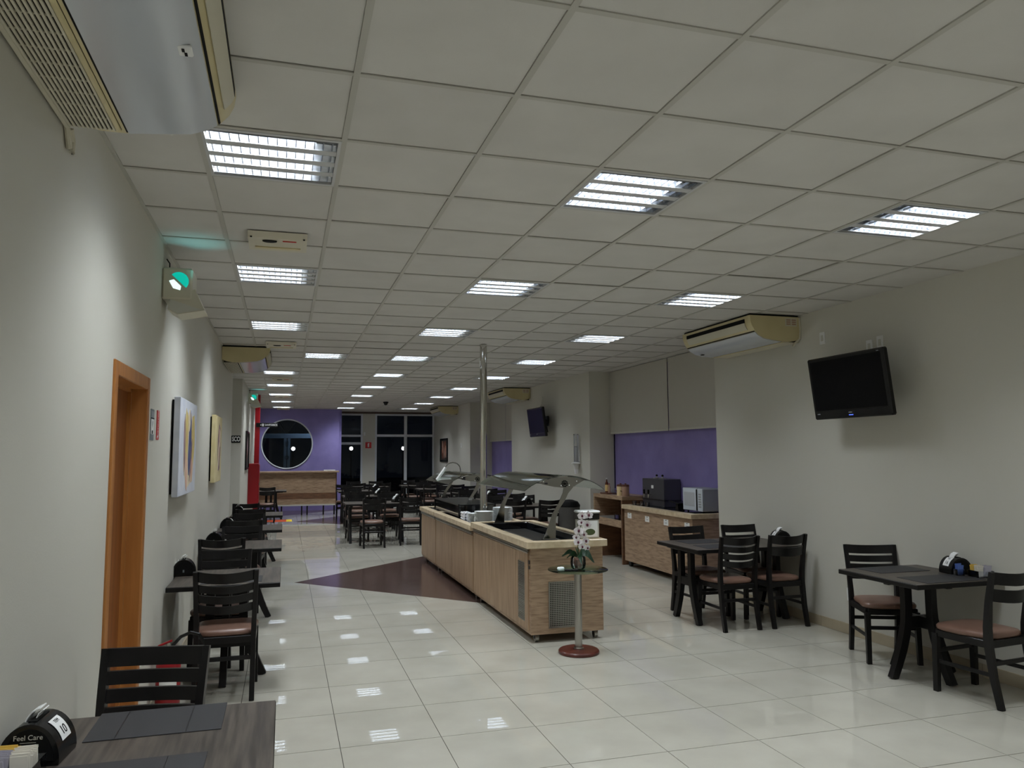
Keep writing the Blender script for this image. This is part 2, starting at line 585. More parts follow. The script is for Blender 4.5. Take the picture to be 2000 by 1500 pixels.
MB().box(5.5, 5.62, 8.34, 12.3, 0, CZ + .1).obj('wall_purple_bay', 'purple', kind='structure', smooth=False)
MB().box(5.5, 5.62, 17.05, 20.5, 0, CZ + .1).obj('wall_purple_alcove', 'purple', kind='structure', smooth=False)
# purple end wall with its round opening
HX, HZ, HR = 0.06, 2.035, 0.755
PX0, PX1, PZ1, PY0, PY1 = -.93, 1.62, CZ + .1, 24.5, 24.66
angs = sorted(set([2 * PI * k / 72 for k in range(72)] + [math.atan2(z - HZ, x - HX) % (2 * PI) for x in (PX0, PX1) for z in (0, PZ1)]))


def outer(a):
    c, s_ = math.cos(a), math.sin(a)
    ts = []
    if abs(c) > 1e-9:
        ts += [((PX1 if c > 0 else PX0) - HX) / c]
    if abs(s_) > 1e-9:
        ts += [((PZ1 if s_ > 0 else 0) - HZ) / s_]
    t = min(ts)
    return HX + c * t, HZ + s_ * t


w = MB()
n = len(angs)
vs = []
for yy in (PY0, PY1):
    vs += [(HX + HR * math.cos(a), yy, HZ + HR * math.sin(a)) for a in angs]
    vs += [(outer(a)[0], yy, outer(a)[1]) for a in angs]
fs = []
for k in range(n):
    k2 = (k + 1) % n
    fs += [(k, k2, n + k2, n + k), (2 * n + k, 3 * n + k, 3 * n + k2, 2 * n + k2), (k, 2 * n + k, 2 * n + k2, k2), (n + k, n + k2, 3 * n + k2, 3 * n + k)]
w.add(vs, fs)
w.obj('wall_far', 'purple', kind='structure', smooth=False)
rw = MB().tube([(HX + (HR - .004) * math.cos(2 * PI * k / 72), PY0, HZ + (HR - .004) * math.sin(2 * PI * k / 72)) for k in range(72)], .02, 8, closed=True).obj('window_1', 'alu', kind='structure')
MB().prism([(HX + HR * math.cos(2 * PI * k / 48), HZ + HR * math.sin(2 * PI * k / 48)) for k in range(48)], 'y', 24.57, 24.576).obj('pane', 'glass', rw, smooth=False)

# door on the left wall
dr = MB().box(-.95, -.905, 4.165, 5.01, 0.008, 2.098, b=.003).obj('door_1', 'door', kind='structure')
MB().tube([(-.905, 4.245, 1.05), (-.86, 4.245, 1.05), (-.855, 4.30, 1.05), (-.855, 4.36, 1.05)], .009, 8).box(-.905, -.897, 4.22, 4.27, .95, 1.12, b=.003).obj('handle', 'darksteel', dr)
c = MB()
c.box(-.82, XL + .012, 4.088, 4.163, 0, 2.172, b=.004).box(-.82, XL + .012, 5.012, 5.087, 0, 2.172, b=.004).box(-.82, XL + .012, 4.163, 5.012, 2.098, 2.172, b=.004)
c.box(-.965, -.805, 4.14, 4.166, 0, 2.11).box(-.965, -.805, 5.009, 5.035, 0, 2.11).box(-.965, -.805, 4.14, 5.035, 2.097, 2.12)
c.box(-.905, -.885, 4.166, 4.186, 0, 2.098).box(-.905, -.885, 4.99, 5.01, 0, 2.098).box(-.905, -.885, 4.166, 5.01, 2.078, 2.098)
c.obj('door_frame', 'casing', dr)

# baseboards of pale tile
bme = MB().box(0, .012, -.298, .298, 0, .098, b=.002).mesh('baseboard_tile', 'base', smooth=False)


def baseboard(name, x, y0, y1, side):
    n = max(1, round((y1 - y0) / .6))
    st = (y1 - y0) / n
    root = MB().box(x, x + side * .008, y0, y1, 0, .095).obj(name, 'grout', kind='structure', smooth=False)
    if y0 < 14:
        for k in range(n):
            o = inst(bme, 'baseboard_tile', root, (x + (side > 0) * 0.0 + (0 if side > 0 else -.012), y0 + (k + .5) * st, 0), scale=(1.0, st / .6, 1.0))
    else:
        MB().box(x, x + side * .012, y0, y1, 0, .098).obj('baseboard_tile', 'base', root, smooth=False)


baseboard('baseboard_right', XR, -3.2, 8.34, -1)
baseboard('baseboard_left', XL, 5.1, 12.7, 1)
baseboard('baseboard_left_near', XL, -3.2, 4.08, 1)
baseboard('baseboard_right_middle', 5.05, 12.3, 17.05, -1)
baseboard('baseboard_right_far', 4.88, 20.5, 25.6, -1)
baseboard('baseboard_left_far', -.785, 15.0, 24.4, 1)

# far glazing
gy = 25.8
MB().box(2.47, 2.88, gy, gy + .2, 0, CZ + .1).obj('wall_pier', 'wall', kind='structure', smooth=False)
MB().box(1.6, 4.9, gy - .02, gy + .2, 3.06, CZ + .1).obj('trim_1', 'beam', kind='structure', smooth=False)


def frame(mb, x0, x1, z0, z1, t=.06, d=.06):
    mb.box(x0, x0 + t, gy, gy + d, z0, z1, b=.004).box(x1 - t, x1, gy, gy + d, z0, z1, b=.004)
    mb.box(x0 + t, x1 - t, gy, gy + d, z1 - t, z1, b=.004)


m = MB()
frame(m, 2.88, 4.88, 0, 3.06)
m.box(3.85, 3.95, gy - .01, gy + .07, 0, 3.0, b=.004).box(2.94, 4.82, gy - .012, gy + .07, 2.29, 2.37, b=.004).box(2.94, 4.82, gy, gy + .06, 0, .08)
win = m.obj('window_2', 'alu', kind='structure')
for (x0, x1, z0, z1) in ((2.94, 3.85, .08, 2.29), (3.95, 4.82, .08, 2.29), (2.94, 3.85, 2.37, 3.0), (3.95, 4.82, 2.37, 3.0)):
    MB().box(x0, x1, gy + .02, gy + .028, z0, z1).obj('pane', 'glass', win, smooth=False)
m = MB()
frame(m, 1.64, 2.47, 0, 3.06)
m.box(1.70, 2.41, gy - .012, gy + .07, 2.29, 2.36, b=.004)
dr2 = m.obj('door_2', 'alu', kind='structure')
MB().box(1.70, 2.41, gy + .01, gy + .05, 2.03, 2.11, b=.003).box(1.70, 2.41, gy + .01, gy + .05, 0.02, .12, b=.003).obj('rail', 'alu', dr2)
for z0, z1 in ((2.36, 3.0), (2.11, 2.29), (.12, 2.03)):
    MB().box(1.70, 2.41, gy + .02, gy + .028, z0, z1).obj('pane', 'glass', dr2, smooth=False)
MB().box(1.62, 1.70, 24.66, gy + .2, 0, CZ + .1).obj('wall_return', 'purple', kind='structure', smooth=False)

# outside the glazing: ground, entrance frame seen through the round window, globes standing in for light spots
MB().box(-12, 20, 26.2, 60, -.2, -.1).obj('ground', 'asphalt', kind='structure', smooth=False)
MB().box(-3, 1.62, 26.0, 26.2, -.1, .02).obj('trim_2', 'asphalt', kind='structure', smooth=False)
e = thing('entrance_frame', 'pale blue-grey metal entrance frame behind the round window', 'door frame', (0.06, 25.45, 0))
MB().box(-1.1, 1.1, -.04, .04, 2.23, 2.38, b=.005).obj('header', 'teal', e)
MB().box(-.10, -.012, -.03, .03, 0, 2.23, b=.004).obj('stile', 'teal', e)
MB().box(.012, .10, -.03, .03, 0, 2.23, b=.004).obj('stile', 'teal', e)
MB().tube([(-.03, -.05, 2.14), (-.03, -.05, 2.0), (-.015, -.05, 1.97), (.015, -.05, 1.97), (.03, -.05, 2.0), (.03, -.05, 2.14)], .008, 8).obj('bracket', 'dark', e)
MB().tube([(.055 * math.cos(a * PI / 8), -.04, 1.62 + .055 * math.sin(a * PI / 8)) for a in range(16)], .008, 6, closed=True).obj('lock_ring', 'darksteel', e)
MB().tube([(1.02 * math.cos(PI * k / 20), 0, 2.38 + .5 * math.sin(PI * k / 20)) for k in range(21)], .025, 8).tube([(0, 0, 2.38), (-.3, 0, 2.84)], .02, 6).tube([(0, 0, 2.38), (.3, 0, 2.84)], .02, 6).obj('fanlight', 'darksteel', e)
sl0 = None  # added globes on poles imitate bright spots taken as reflections in the glass
for k, (x, y, z, lb) in enumerate(((.28, 28.3, 1.92, 'glowing globe standing in for a light spot in the round window'), (2.28, 28.0, 1.93, 'glowing globe standing in for a light spot in the narrow glass door'), (4.15, 28.0, 1.94, 'glowing globe standing in for a light spot in the four-pane window'))):
    if sl0 is None:
        sl0 = thing('light_spot_globe', lb, 'lamp', (x, y, 0))
        MB().lathe([(.05, -.1), (.03, .1), (.025, z - .1)], n=10).obj('pole', 'dark', sl0)
        MB().sphere((0, 0, z), .065, 12).obj('globe', 'spotglow', sl0)
    else:
        copy_tree(sl0, (x, y, 0), label=lb)
ld = bpy.data.lights.new('entrance_fill', 'POINT')  # fill light added outside so the entrance frame can be seen
ld.energy = 14
ld.color = (.75, .88, 1)
ld.shadow_soft_size = .15
lo = bpy.data.objects.new('entrance_fill', ld)
COL.objects.link(lo)
lo.location = (.9, 24.9, 2.9)

# roller blinds in the two bays
def blind(y0, y1, lb):
    b = thing('roller_blind', lb, 'blind', (5.44, (y0 + y1) / 2, 0), group=None)
    h = (y1 - y0) / 2
    MB().box(-.003, .003, -h, h, 2.06, CZ - .005).obj('fabric', 'blind', b, smooth=False)
    MB().box(-.009, .009, -h, h, 2.03, 2.062, b=.004).obj('bottom_bar', 'offwhite', b)
    MB().tube([(0.02, -h, CZ - .04), (0.02, h, CZ - .04)], .022, 10).obj('roller', 'offwhite', b)


blind(8.36, 10.16, 'grey fabric roller blind above the microwave oven, nearer of its pair')
blind(10.19, 12.28, 'wide grey roller blind above the wooden desk, next to the pillar')
blind(17.08, 18.9, 'grey roller blind high in the far purple alcove, nearer panel')
blind(18.93, 20.48, 'grey roller blind high in the far purple alcove, farther panel')
MB().tube([(5.49, 12.25, 1.1), (5.49, 12.25, 2.1)], .008, 6).obj('blind_chain', 'dark')
tag(bpy.data.objects['blind_chain'], 'thin dark blind cord hanging beside the pillar in the purple bay', 'cord')

# ------------------------------------------------------------------ ceiling lamps (each carries its own tubes)
STRIP = bpy.data.lights.new('strip_light', 'AREA')
STRIP.shape = 'RECTANGLE'
STRIP.size = .47
STRIP.size_y = .026
STRIP.energy = STRIP_W
STRIP.spread = math.radians(118)
STRIP.color = (0.89, 0.955, 1.0)


def make_lamp():
    t = thing('ceiling_lamp', 'lamp', 'ceiling lamp', (0, 0, CZ), group='fluorescent ceiling lamps')
    o = MB()
    for s in (-1, 1):
        o.box(-.302, .302, s * .302 - (s > 0) * .022, s * .302 + (s < 0) * .022, -.004, .012)
        o.box(s * .302 - (s > 0) * .014, s * .302 + (s < 0) * .014, -.28, .28, -.004, .012)
    o.box(-.3, .3, -.3, .3, .088, .094)
    for s in (-1, 1):
        o.box(-.3, .3, s * .298 - .002, s * .298 + .002, .01, .09).box(s * .298 - .002, s * .298 + .002, -.3, .3, .01, .09)
    o.obj('housing', 'lampwhite', t, smooth=False)
    ys = (-.21, -.07, .07, .21)
    hw = .043
    for y in (-.14, 0, .14):
        MB().box(-.287, .287, y - (.07 - hw), y + (.07 - hw), -.002, .004).obj('cover_strip', 'lampwhite', t, smooth=False)
    for y in ys:
        r = MB()
        prof = [(y - hw, .0), (y - hw + .003, .025), (y - .026, .048), (y, .056), (y + .026, .048), (y + hw - .003, .025), (y + hw, .0)]
        r.strip(prof, 'x', -.287, .287, .001)
        rf = r.obj('reflector', 'reflector', t)
        b = MB()
        for k in range(14):
            x = -.287 + .574 * (k + .5) / 14
            b.box(x - .0018, x + .0018, y - hw + .002, y + hw - .002, .002, .0165)
        b.obj('louvre', 'louvre', rf, smooth=False)
        MB().tube([(-.283, y, .046), (.195, y, .046)], .0085, 8).obj('tube', 'tube', t)
        la = bpy.data.objects.new('strip_light', STRIP)
        COL.objects.link(la)
        la.parent = t
        la.location = (-.044, y, .0365)
        MB().box(.195, .285, y - .03, y + .03, .026, .05).obj('lamp_holder', 'dark', t, smooth=False)
    return t


lamp0 = make_lamp()
ROWN = {1: 'nearest', 5: 'second', 9: 'third', 13: 'fourth', 17: 'fifth', 21: 'sixth', 25: 'seventh', 29: 'eighth', 33: 'ninth'}
LN = {0: 'lamp line along the left wall', 1: 'lamp line along the left wall, set one panel inward', 3: 'middle lamp line', 6: 'lamp line nearest the right wall'}
first = True
for (i, r) in LAMPS:
    x, y = GX0 + (i + .5) * T, GY0 + (r + .5) * T
    if y > 24.3 and i < 3:
        continue
    if r in ROWN:
        lb = f'{ROWN[r]} recessed four-tube lamp of the {LN[i]}'
    else:
        lb = 'recessed four-tube lamp in the ceiling behind the viewpoint'
    rz = PI if i == 6 else 0
    if first:
        lamp0.location = (x, y, CZ)
        lamp0.rotation_euler = (0, 0, rz)
        lamp0['label'] = lb
        first = False
    else:
        copy_tree(lamp0, (x, y, CZ), rz, lb, 'fluorescent ceiling lamps')

# ------------------------------------------------------------------ chairs
def make_chair(slats):
    t = thing('dining_chair', 'chair', 'chair')
    for s in (-1, 1):
        p = [(s * .188, -.262, 0), (s * .188, -.222, .2), (s * .188, -.198, .42), (s * .19, -.200, .52), (s * .195, -.222, .70), (s * .202, -.262, .895)]
        MB().sweep(p, [(.034, .036), (.034, .042), (.034, .05), (.034, .046), (.032, .036), (.03, .026)]).obj('leg', 'black', t, ang=.9)
        MB().sweep([(s * .195, .205, 0), (s * .19, .195, .41)], [(.034, .036), (.04, .042)]).obj('leg', 'black', t, ang=.9)
    fr = MB()
    fr.box(-.185, .185, .17, .205, .385, .435, b=.004).box(-.185, .185, -.215, -.185, .385, .435, b=.004)
    for s in (-1, 1):
        fr.box(s * .19 - .014, s * .19 + .014, -.2, .19, .385, .435, b=.004)
    fr.obj('seat_frame', 'black', t)
    # cushion: rounded trapezoid with a crowned top
    def ring(k, z, sc):
        pts = []
        for q in range(28):
            a = 2 * PI * q / 28
            ca, sa = math.cos(a), math.sin(a)
            e = .42
            x = math.copysign(abs(ca) ** e, ca)
            y = math.copysign(abs(sa) ** e, sa)
            wd = .215 if y > 0 else .195
            pts.append((x * (wd + (.205 - .205) * y) * sc, y * .215 * sc + .008, z))
        return pts
    zs = [(.437, .97), (.447, 1.0), (.462, 1.0), (.474, .96), (.481, .82), (.485, .5)]
    c = MB()
    vs, fs = [], []
    for k, (z, sc) in enumerate(zs):
        vs += ring(k, z, sc)
    for k in range(len(zs) - 1):
        for q in range(28):
            fs.append((28 * k + q, 28 * k + (q + 1) % 28, 28 * k + 28 + (q + 1) % 28, 28 * k + 28 + q))
    fs += [tuple(range(28)), tuple(28 * (len(zs) - 1) + q for q in range(28))]
    c.add(vs, fs).obj('seat', 'seat', t, ang=1.2)
    zt = [(.825, .897), (.755, .808), (.685, .738), (.612, .668)] if slats == 4 else [(.815, .897), (.70, .785)]
    for (z0, z1) in zt:
        sl = MB()
        vs, fs = [], []
        for q in range(9):
            u = -1 + q / 4
            x = u * .192
            for z in (z0, z1):
                yb = -.200 - (z - .5) * .05 - max(0, z - .62) * .115
                y = yb - (1 - u * u) * .07 + .006
                zz = z - (1 - u * u) * .014
                vs += [(x, y, zz), (x, y - .016, zz)]
        for q in range(8):
            a = 4 * q
            fs += [(a, a + 4, a + 6, a + 2), (a + 1, a + 3, a + 7, a + 5), (a, a + 1, a + 5, a + 4), (a + 2, a + 6, a + 7, a + 3)]
        fs += [(0, 2, 3, 1), (32, 33, 35, 34)]
        sl.add(vs, fs).obj('slat', 'black', t, ang=.9)
    for s in (-1, 1):
        MB().box(s * .19 - .009, s * .19 + .009, -.215, .19, .20, .226, b=.003).obj('stretcher', 'black', t)
    MB().box(-.18, .18, .188, .208, .27, .298, b=.003).obj('stretcher', 'black', t)
    MB().box(-.18, .18, -.222, -.202, .27, .298, b=.003).obj('stretcher', 'black', t)
    return t


C4, C2 = make_chair(4), make_chair(2)
used = set()


def chair(proto, x, y, deg, label, group):
    rz = math.radians(deg)
    if proto.name not in used:
        used.add(proto.name)
        proto.location = (x, y, 0)
        proto.rotation_euler = (0, 0, rz)
        proto['label'] = label
        proto['group'] = group
        return proto
    return copy_tree(proto, (x, y, 0), rz, label, group)


GL = 'chairs along the left wall'
chair(C4, -.547, 3.344, 170, 'black slatted chair facing the foreground table with grey placemats', GL)
chair(C4, -.375, 6.04, 0, 'black four-slat chair seen from behind, brown seat showing, beside the red extinguisher', GL)
chair(C4, -.48, 6.80, 178, 'black chair on the far side of the second wall table', GL)
chair(C4, -.575, 8.25, 2, 'black chair on the near side of the third wall table, close to the wall', GL)
chair(C4, -.45, 9.08, 180, 'black chair on the far side of the third wall table', GL)
chair(C4, -.445, 10.42, -4, 'black chair on the near side of the fourth wall table', GL)
chair(C4, -.46, 11.05, 180, 'black chair on the far side of the fourth wall table', GL)
chair(C4, -.46, 12.45, -3, 'black chair on the near side of the fifth wall table', GL)
chair(C4, -.62, 13.35, 176, 'black chair on the far side of the fifth wall table, by the corridor', GL)
chair(C2, -.42, 20.55, 0, 'black chair beside the red hydrant cabinet, in front of the oak bar', GL)
GR = 'chairs along the right wall'
chair(C4, 4.81, 5.36, 157, 'black chair behind the two-seat table under the television, turned at an angle', GR)
chair(C2, 4.715, 4.345, 6, 'nearest black chair under the television, seen from behind with brown seat', GR)
chair(C4, 4.23, 6.80, 0, 'four-slat black chair in front of the four-seat table by the oak cart, seen from behind', GR)
chair(C2, 4.765, 6.79, 0, 'two-slat black chair in front of the four-seat table, next to the right wall', GR)
chair(C4, 4.27, 7.37, 183, 'black chair behind the four-seat table, with the oak cart behind its slats', GR)
chair(C2, 4.90, 7.36, 176, 'black chair behind the four-seat table, nearest the right wall corner', GR)
GM = 'chairs of the middle dining area'

# ------------------------------------------------------------------ tables
def top(w, d, parent, over=0):
    t = MB().box(-w / 2, w / 2, -d / 2, d / 2, .724, .757, b=.003)
    t.obj('tabletop', 'edge', parent)
    MB().box(-w / 2 + .002, w / 2 - .002, -d / 2 + .002, d / 2 - .002, .7565, .76, b=.001).obj('laminate', 'top', parent, smooth=False)


def splay_leg(dx, dy, r0, r1):
    """curved leg running out from the centre along (dx, dy)"""
    pts = []
    for k in range(8):
        z = .725 * (1 - k / 7)
        u = max(0, (.46 - z) / .46)
        r = r0 + (r1 - r0) * u ** 1.5
        pts.append((dx * r, dy * r, z))
    sd = (-dy, dx, 0)
    return MB().sweep(pts, [(.05, .062)] * 3 + [(.05, .066)] * 3 + [(.05, .06), (.05, .056)], sd)


def make_table2(w, d):
    t = thing('cafe_table', 'table', 'table')
    top(w, d, t)
    for a in range(4):
        dx, dy = ((1, 0), (0, 1), (-1, 0), (0, -1))[a]
        splay_leg(dx, dy, .12, .275).obj('leg', 'black', t, ang=.9)
    b = MB()
    b.box(-.1, .1, -.022, .022, .36, .45, b=.004).box(-.022, .022, -.1, .1, .362, .448, b=.004)
    b.box(-.3, .3, -.025, .025, .695, .724, b=.003).box(-.025, .025, -.3, .3, .695, .7235, b=.003)
    b.obj('cross_brace', 'black', t)
    return t


def make_table4(w, d):
    t = thing('dining_table', 'table', 'table')
    top(w, d, t)
    for s in (-1, 1):
        x = s * (w / 2 - .11)
        for q in (-1, 1):
            l = splay_leg(0, q, .10, .235)
            l.xform(Matrix.Translation((x, 0, 0))).obj('leg', 'black', t, ang=.9)
        MB().box(x - .022, x + .022, -.13, .13, .36, .44, b=.004).box(x - .024, x + .024, -d / 2 + .06, d / 2 - .06, .695, .724, b=.003).obj('end_rail', 'black', t)
    MB().box(-w / 2 + .13, w / 2 - .13, -.018, .018, .375, .425, b=.003).obj('stretcher', 'black', t)
    return t


T2, T4 = make_table2(.785, .81), make_table4(1.22, .85)
T2.location = (-.405, 2.77, 0)
T2['label'] = 'foreground grey-topped table with two charcoal placemats, against the left wall'
T2['group'] = 'tables along the left wall'
LTY = [(6.435, 'grey-topped table behind the red extinguisher, second from the foreground at the left wall'),
       (8.63, 'third grey-topped table of the row along the left wall'),
       (10.61, 'fourth grey-topped table of the row along the left wall'),
       (13.02, 'fifth grey-topped table of the left wall row, at the corridor opening')]
for y, lb in LTY:
    copy_tree(T2, (-.405, y, 0), 0, lb, 'tables along the left wall')
copy_tree(T2, (-.33, 21.5, 0), 0, 'small dark table between the oak bar and the red hydrant cabinet', 'tables along the left wall')
copy_tree(T2, (4.70, 4.865, 0), math.radians(0), 'two-seat table against the right wall under the television', 'tables along the right wall')
T4.location = (4.465, 7.115, 0)
T4['label'] = 'four-seat dark table against the right wall, in front of the oak cart'
T4['group'] = 'tables along the right wall'

# placemats
pm = MB().box(-.215, .215, -.145, .145, 0, .003, b=.001)
pme = pm.mesh('placemat', 'mat', smooth=False)
seam = MB().box(-.0012, .0012, -.143, .143, .0028, .0033)


def placemat(x, y, rz, label, sx=1.0):
    o = bpy.data.objects.new('placemat', pme)
    COL.objects.link(o)
    o.location = (x, y, .7605)
    o.rotation_euler = (0, 0, math.radians(rz))
    o.scale = (sx, 1, 1)
    tag(o, label, 'placemat', 'charcoal placemats')
    for q in (-.12, .1):
        s = bpy.data.objects.new('seam', seam_me)
        COL.objects.link(s)
        s.parent = o
        s.location = (q, 0, 0)
    return o


seam_me = seam.mesh('placemat_seam', 'black', smooth=False)
placemat(-.405, 3.045, 0, 'charcoal placemat near the slatted chair on the foreground table')
placemat(-.43, 2.55, 0, 'charcoal placemat on the near edge of the foreground table')
placemat(4.69, 5.11, 0, 'charcoal placemat at the far side of the table under the television', 1.1)
placemat(4.69, 4.63, 0, 'charcoal placemat at the near side of the table under the television', 1.25)
placemat(4.22, 6.90, 0, 'dark placemat near the front left corner of the four-seat table by the oak cart')
placemat(4.25, 7.32, 0, 'dark placemat on the far side of the four-seat table by the oak cart')
placemat(-.36, 6.24, 0, 'dark placemat on the second wall table, behind the chair with the brown seat')

# middle dining area
MT = [(1.74, 15.35, 'first'), (1.90, 17.95, 'second'), (1.95, 20.5, 'third'), (2.35, 22.9, 'fourth')]
ST = [(4.15, 13.6, 'first'), (4.25, 15.9, 'second'), (4.25, 18.3, 'third'), (4.1, 20.9, 'fourth'), (4.0, 23.3, 'fifth')]
for x, y, nm in MT:
    copy_tree(T4, (x, y, 0), 0, f'{nm} four-seat black table of the middle row, counting from the buffet', 'tables of the middle dining area')
for x, y, nm in ST:
    copy_tree(T4, (x, y, 0), 0, f'{nm} four-seat black table behind the buffet, along the right wall row', 'tables of the middle dining area')
chair(C2, 1.585, 14.49, 2, 'black chair with pale brown seat, front left at the first middle table', GM)
chair(C4, 2.33, 14.72, -8, 'black chair at the first middle table, half hidden by the buffet end', GM)
k = 0
for x, y, nm in MT:
    for sx, pos in ((-.36, 'left'), (.34, 'right')):
        if nm != 'first':
            chair(C2 if k % 3 else C4, x + sx + random.uniform(-.05, .05), y - .52 - random.uniform(.0, .12), random.uniform(-7, 7), f'black chair at the near {pos} seat of the {nm} middle table', GM)
        chair(C4 if k % 2 else C2, x + sx + random.uniform(-.05, .05), y + .50 + random.uniform(.0, .12), 180 + random.uniform(-7, 7), f'black chair at the far {pos} seat of the {nm} middle table', GM)
        k += 1
for x, y, nm in ST:
    for sx, pos in ((-.34, 'left'), (.32, 'right')):
        chair(C2 if k % 3 else C4, x + sx + random.uniform(-.05, .05), y - .50 - random.uniform(.0, .12), random.uniform(-7, 7), f'black chair at the near {pos} seat of the {nm} table behind the buffet', GM)
        chair(C4 if k % 2 else C2, x + sx + random.uniform(-.05, .05), y + .48 + random.uniform(.0, .12), 180 + random.uniform(-7, 7), f'black chair at the far {pos} seat of the {nm} table behind the buffet', GM)
        k += 1

# ------------------------------------------------------------------ napkin dispensers
def make_dispenser(brand=False):
    t = thing('napkin_dispenser', 'd', 'napkin dispenser')
    R, L = .088, .075
    prof = [(R * math.cos(a), max(0.0, .012 + R * 1.3 * math.sin(a))) for a in [PI * k / 20 for k in range(21)]]
    prof = [(R * .97, 0)] + prof + [(-R * .97, 0)]
    MB().prism(prof, 'y', -L, L).obj('shell', 'blackp', t, ang=.5)
    in_ = [(x * .8, .016 + (z - .012) * .84) for x, z in prof[1:-1]]
    MB().prism(in_, 'y', -L - .0025, -L).obj('end_panel', 'dark', t)
    MB().box(-.012, .012, -.05, .05, .118, .1285).obj('slot', 'dark', t)
    return t


def napkin(parent, w=.055, lean=.35):
    m = MB()
    pts = [(0, .11), (.006, .13), (.016, .146), (.034, .156)]
    m.strip([(-.03 + x * 1.2, z) for x, z in pts], 'y', -w / 2, w / 2, .004)
    m.strip([(-.004 + x * .7, z - .005) for x, z in pts], 'y', -w / 2 + .006, w / 2 - .004, .003)
    return m.obj('napkin', 'paper', parent)


def dlabel(parent, num, side=1, word='TEM'):
    """sticker wrapped on the curved shell, with a table number"""
    R = .0895
    a0, a1 = (PI * .13, PI * .36)
    pts = [(side * R * math.cos(a0 + (a1 - a0) * k / 6), .0125 + R * 1.3 * math.sin(a0 + (a1 - a0) * k / 6)) for k in range(7)]
    if side < 0:
        pts = pts[::-1]
    MB().strip(pts, 'y', -.035, .035, -.0008).obj('sticker', 'paper', parent)
    am = (a0 + a1) / 2
    for body, dy, sz, aa in ((num, 0, .04, am - .12), (word, 0, .017, am + .22)):
        n = Vector((side * math.cos(aa) * 1.3, 0, math.sin(aa))).normalized()
        p = Vector((side * R * math.cos(aa), 0, .0125 + R * 1.3 * math.sin(aa))) + n * .0012
        xa = Vector((0, side, 0))
        ya = n.cross(xa)
        o = text(body, sz, (0, 0, 0), (0, 0, 0), 'dark', parent, ext=.0003)
        mm = Matrix((xa, ya, n)).transposed().to_4x4()
        mm.translation = p
        o.matrix_local = mm


def dispenser(x, y, rz, label, num, side, brand):
    t = make_dispenser()
    t.location = (x, y, .7605)
    t.rotation_euler = (0, 0, math.radians(rz))
    t['label'] = label
    t['group'] = 'black napkin dispensers'
    napkin(t)
    dlabel(t, num, side)
    if brand:
        text('Feel Care', .021, (0, -.0788, .088), FACE_CAM, 'offwhite', t, ext=.0004)
        MB().box(-.022, .022, -.0788, -.0778, .073, .0741).obj('underline', 'offwhite', t)
    else:
        MB().box(-.006, .006, -.0788, -.0776, .03, .05).obj('window', 'greysign', t)
    return t


dispenser(-.722, 2.80, -5, 'black half-round napkin dispenser with sticker 10 on the foreground table', '10', 1, True)
dispenser(-.745, 6.62, 4, 'black napkin dispenser on the second table along the left wall', '09', -1, False)
dispenser(-.70, 8.80, 0, 'black napkin dispenser on the third table along the left wall', '08', -1, False)
dispenser(-.70, 10.72, 0, 'black napkin dispenser on the fourth table along the left wall', '07', 1, False)
dispenser(-.70, 13.15, 0, 'black napkin dispenser on the fifth table along the left wall', '05', 1, False)
dispenser(5.01, 4.80, -12, 'black napkin dispenser with sticker 16 on the table under the television', '16', -1, False)
dispenser(5.0, 6.98, -10, 'black napkin dispenser at the wall end of the four-seat table by the oak cart', '15', -1, False)
for (x, y, lb, nu) in ((2.15, 15.3, 'napkin dispenser with white napkins on the first middle table', '20'), (2.1, 17.9, 'napkin dispenser on the second middle table', '21'),
                       (2.3, 20.45, 'napkin dispenser on the third middle table', '22'), (4.3, 13.6, 'napkin dispenser on the first table behind the buffet', '25'), (4.2, 15.9, 'napkin dispenser on the second table behind the buffet', '26')):
    dispenser(x, y, 20, lb, nu, -1, False)

# sachet holders: each sachet is a thing
sme = {}
for nm in ('foil', 'sachety', 'sachetw', 'sachetb'):
    m = MB()
    m.box(-.024, .024, -.0016, .0016, 0, .066, b=.0012)
    m.box(-.025, .025, -.0004, .0004, .064, .072)
    sme[nm] = m.mesh('sachet_' + nm, nm, smooth=False)


def holder(x, y, rz, label, cols, lbs, grp, dw=.125, dd=.12):
    t = thing('sachet_holder', label, 'holder', (x, y, .7605), math.radians(rz))
    m = MB()
    m.box(-dw / 2, dw / 2, -dd / 2, dd / 2, 0, .003)
    MB().box(-dw / 2, dw / 2, -dd / 2, dd / 2, 0, .003).obj('tray', 'acrylic', t, smooth=False)
    for s in (-1, 1):
        MB().box(-dw / 2, dw / 2, s * dd / 2 - .0012, s * dd / 2 + .0012, .003, .05).obj('side', 'acrylic', t, smooth=False)
        MB().box(s * dw / 2 - .0012, s * dw / 2 + .0012, -dd / 2 + .0013, dd / 2 - .0013, .003, .05).obj('side', 'acrylic', t, smooth=False)
    rm = Matrix.Rotation(math.radians(rz), 4, 'Z')
    for (nm, cx, cy, n, dirx) in cols:
        for q in range(n):
            off = (q - (n - 1) / 2) * .0058
            px, py = (cx, cy + off) if not dirx else (cx + off, cy)
            v = rm @ Vector((px, py, .0042))
            o = bpy.data.objects.new('sachet', sme[nm])
            COL.objects.link(o)
            o.location = (x + v.x, y + v.y, .7605 + v.z + random.uniform(0, .016))
            o.rotation_euler = (random.uniform(-.06, .06) + .08, random.uniform(-.09, .09), math.radians(rz) + (PI / 2 if dirx else 0) + random.uniform(-.05, .05))
            tag(o, lbs[nm], 'sachet', grp[nm])


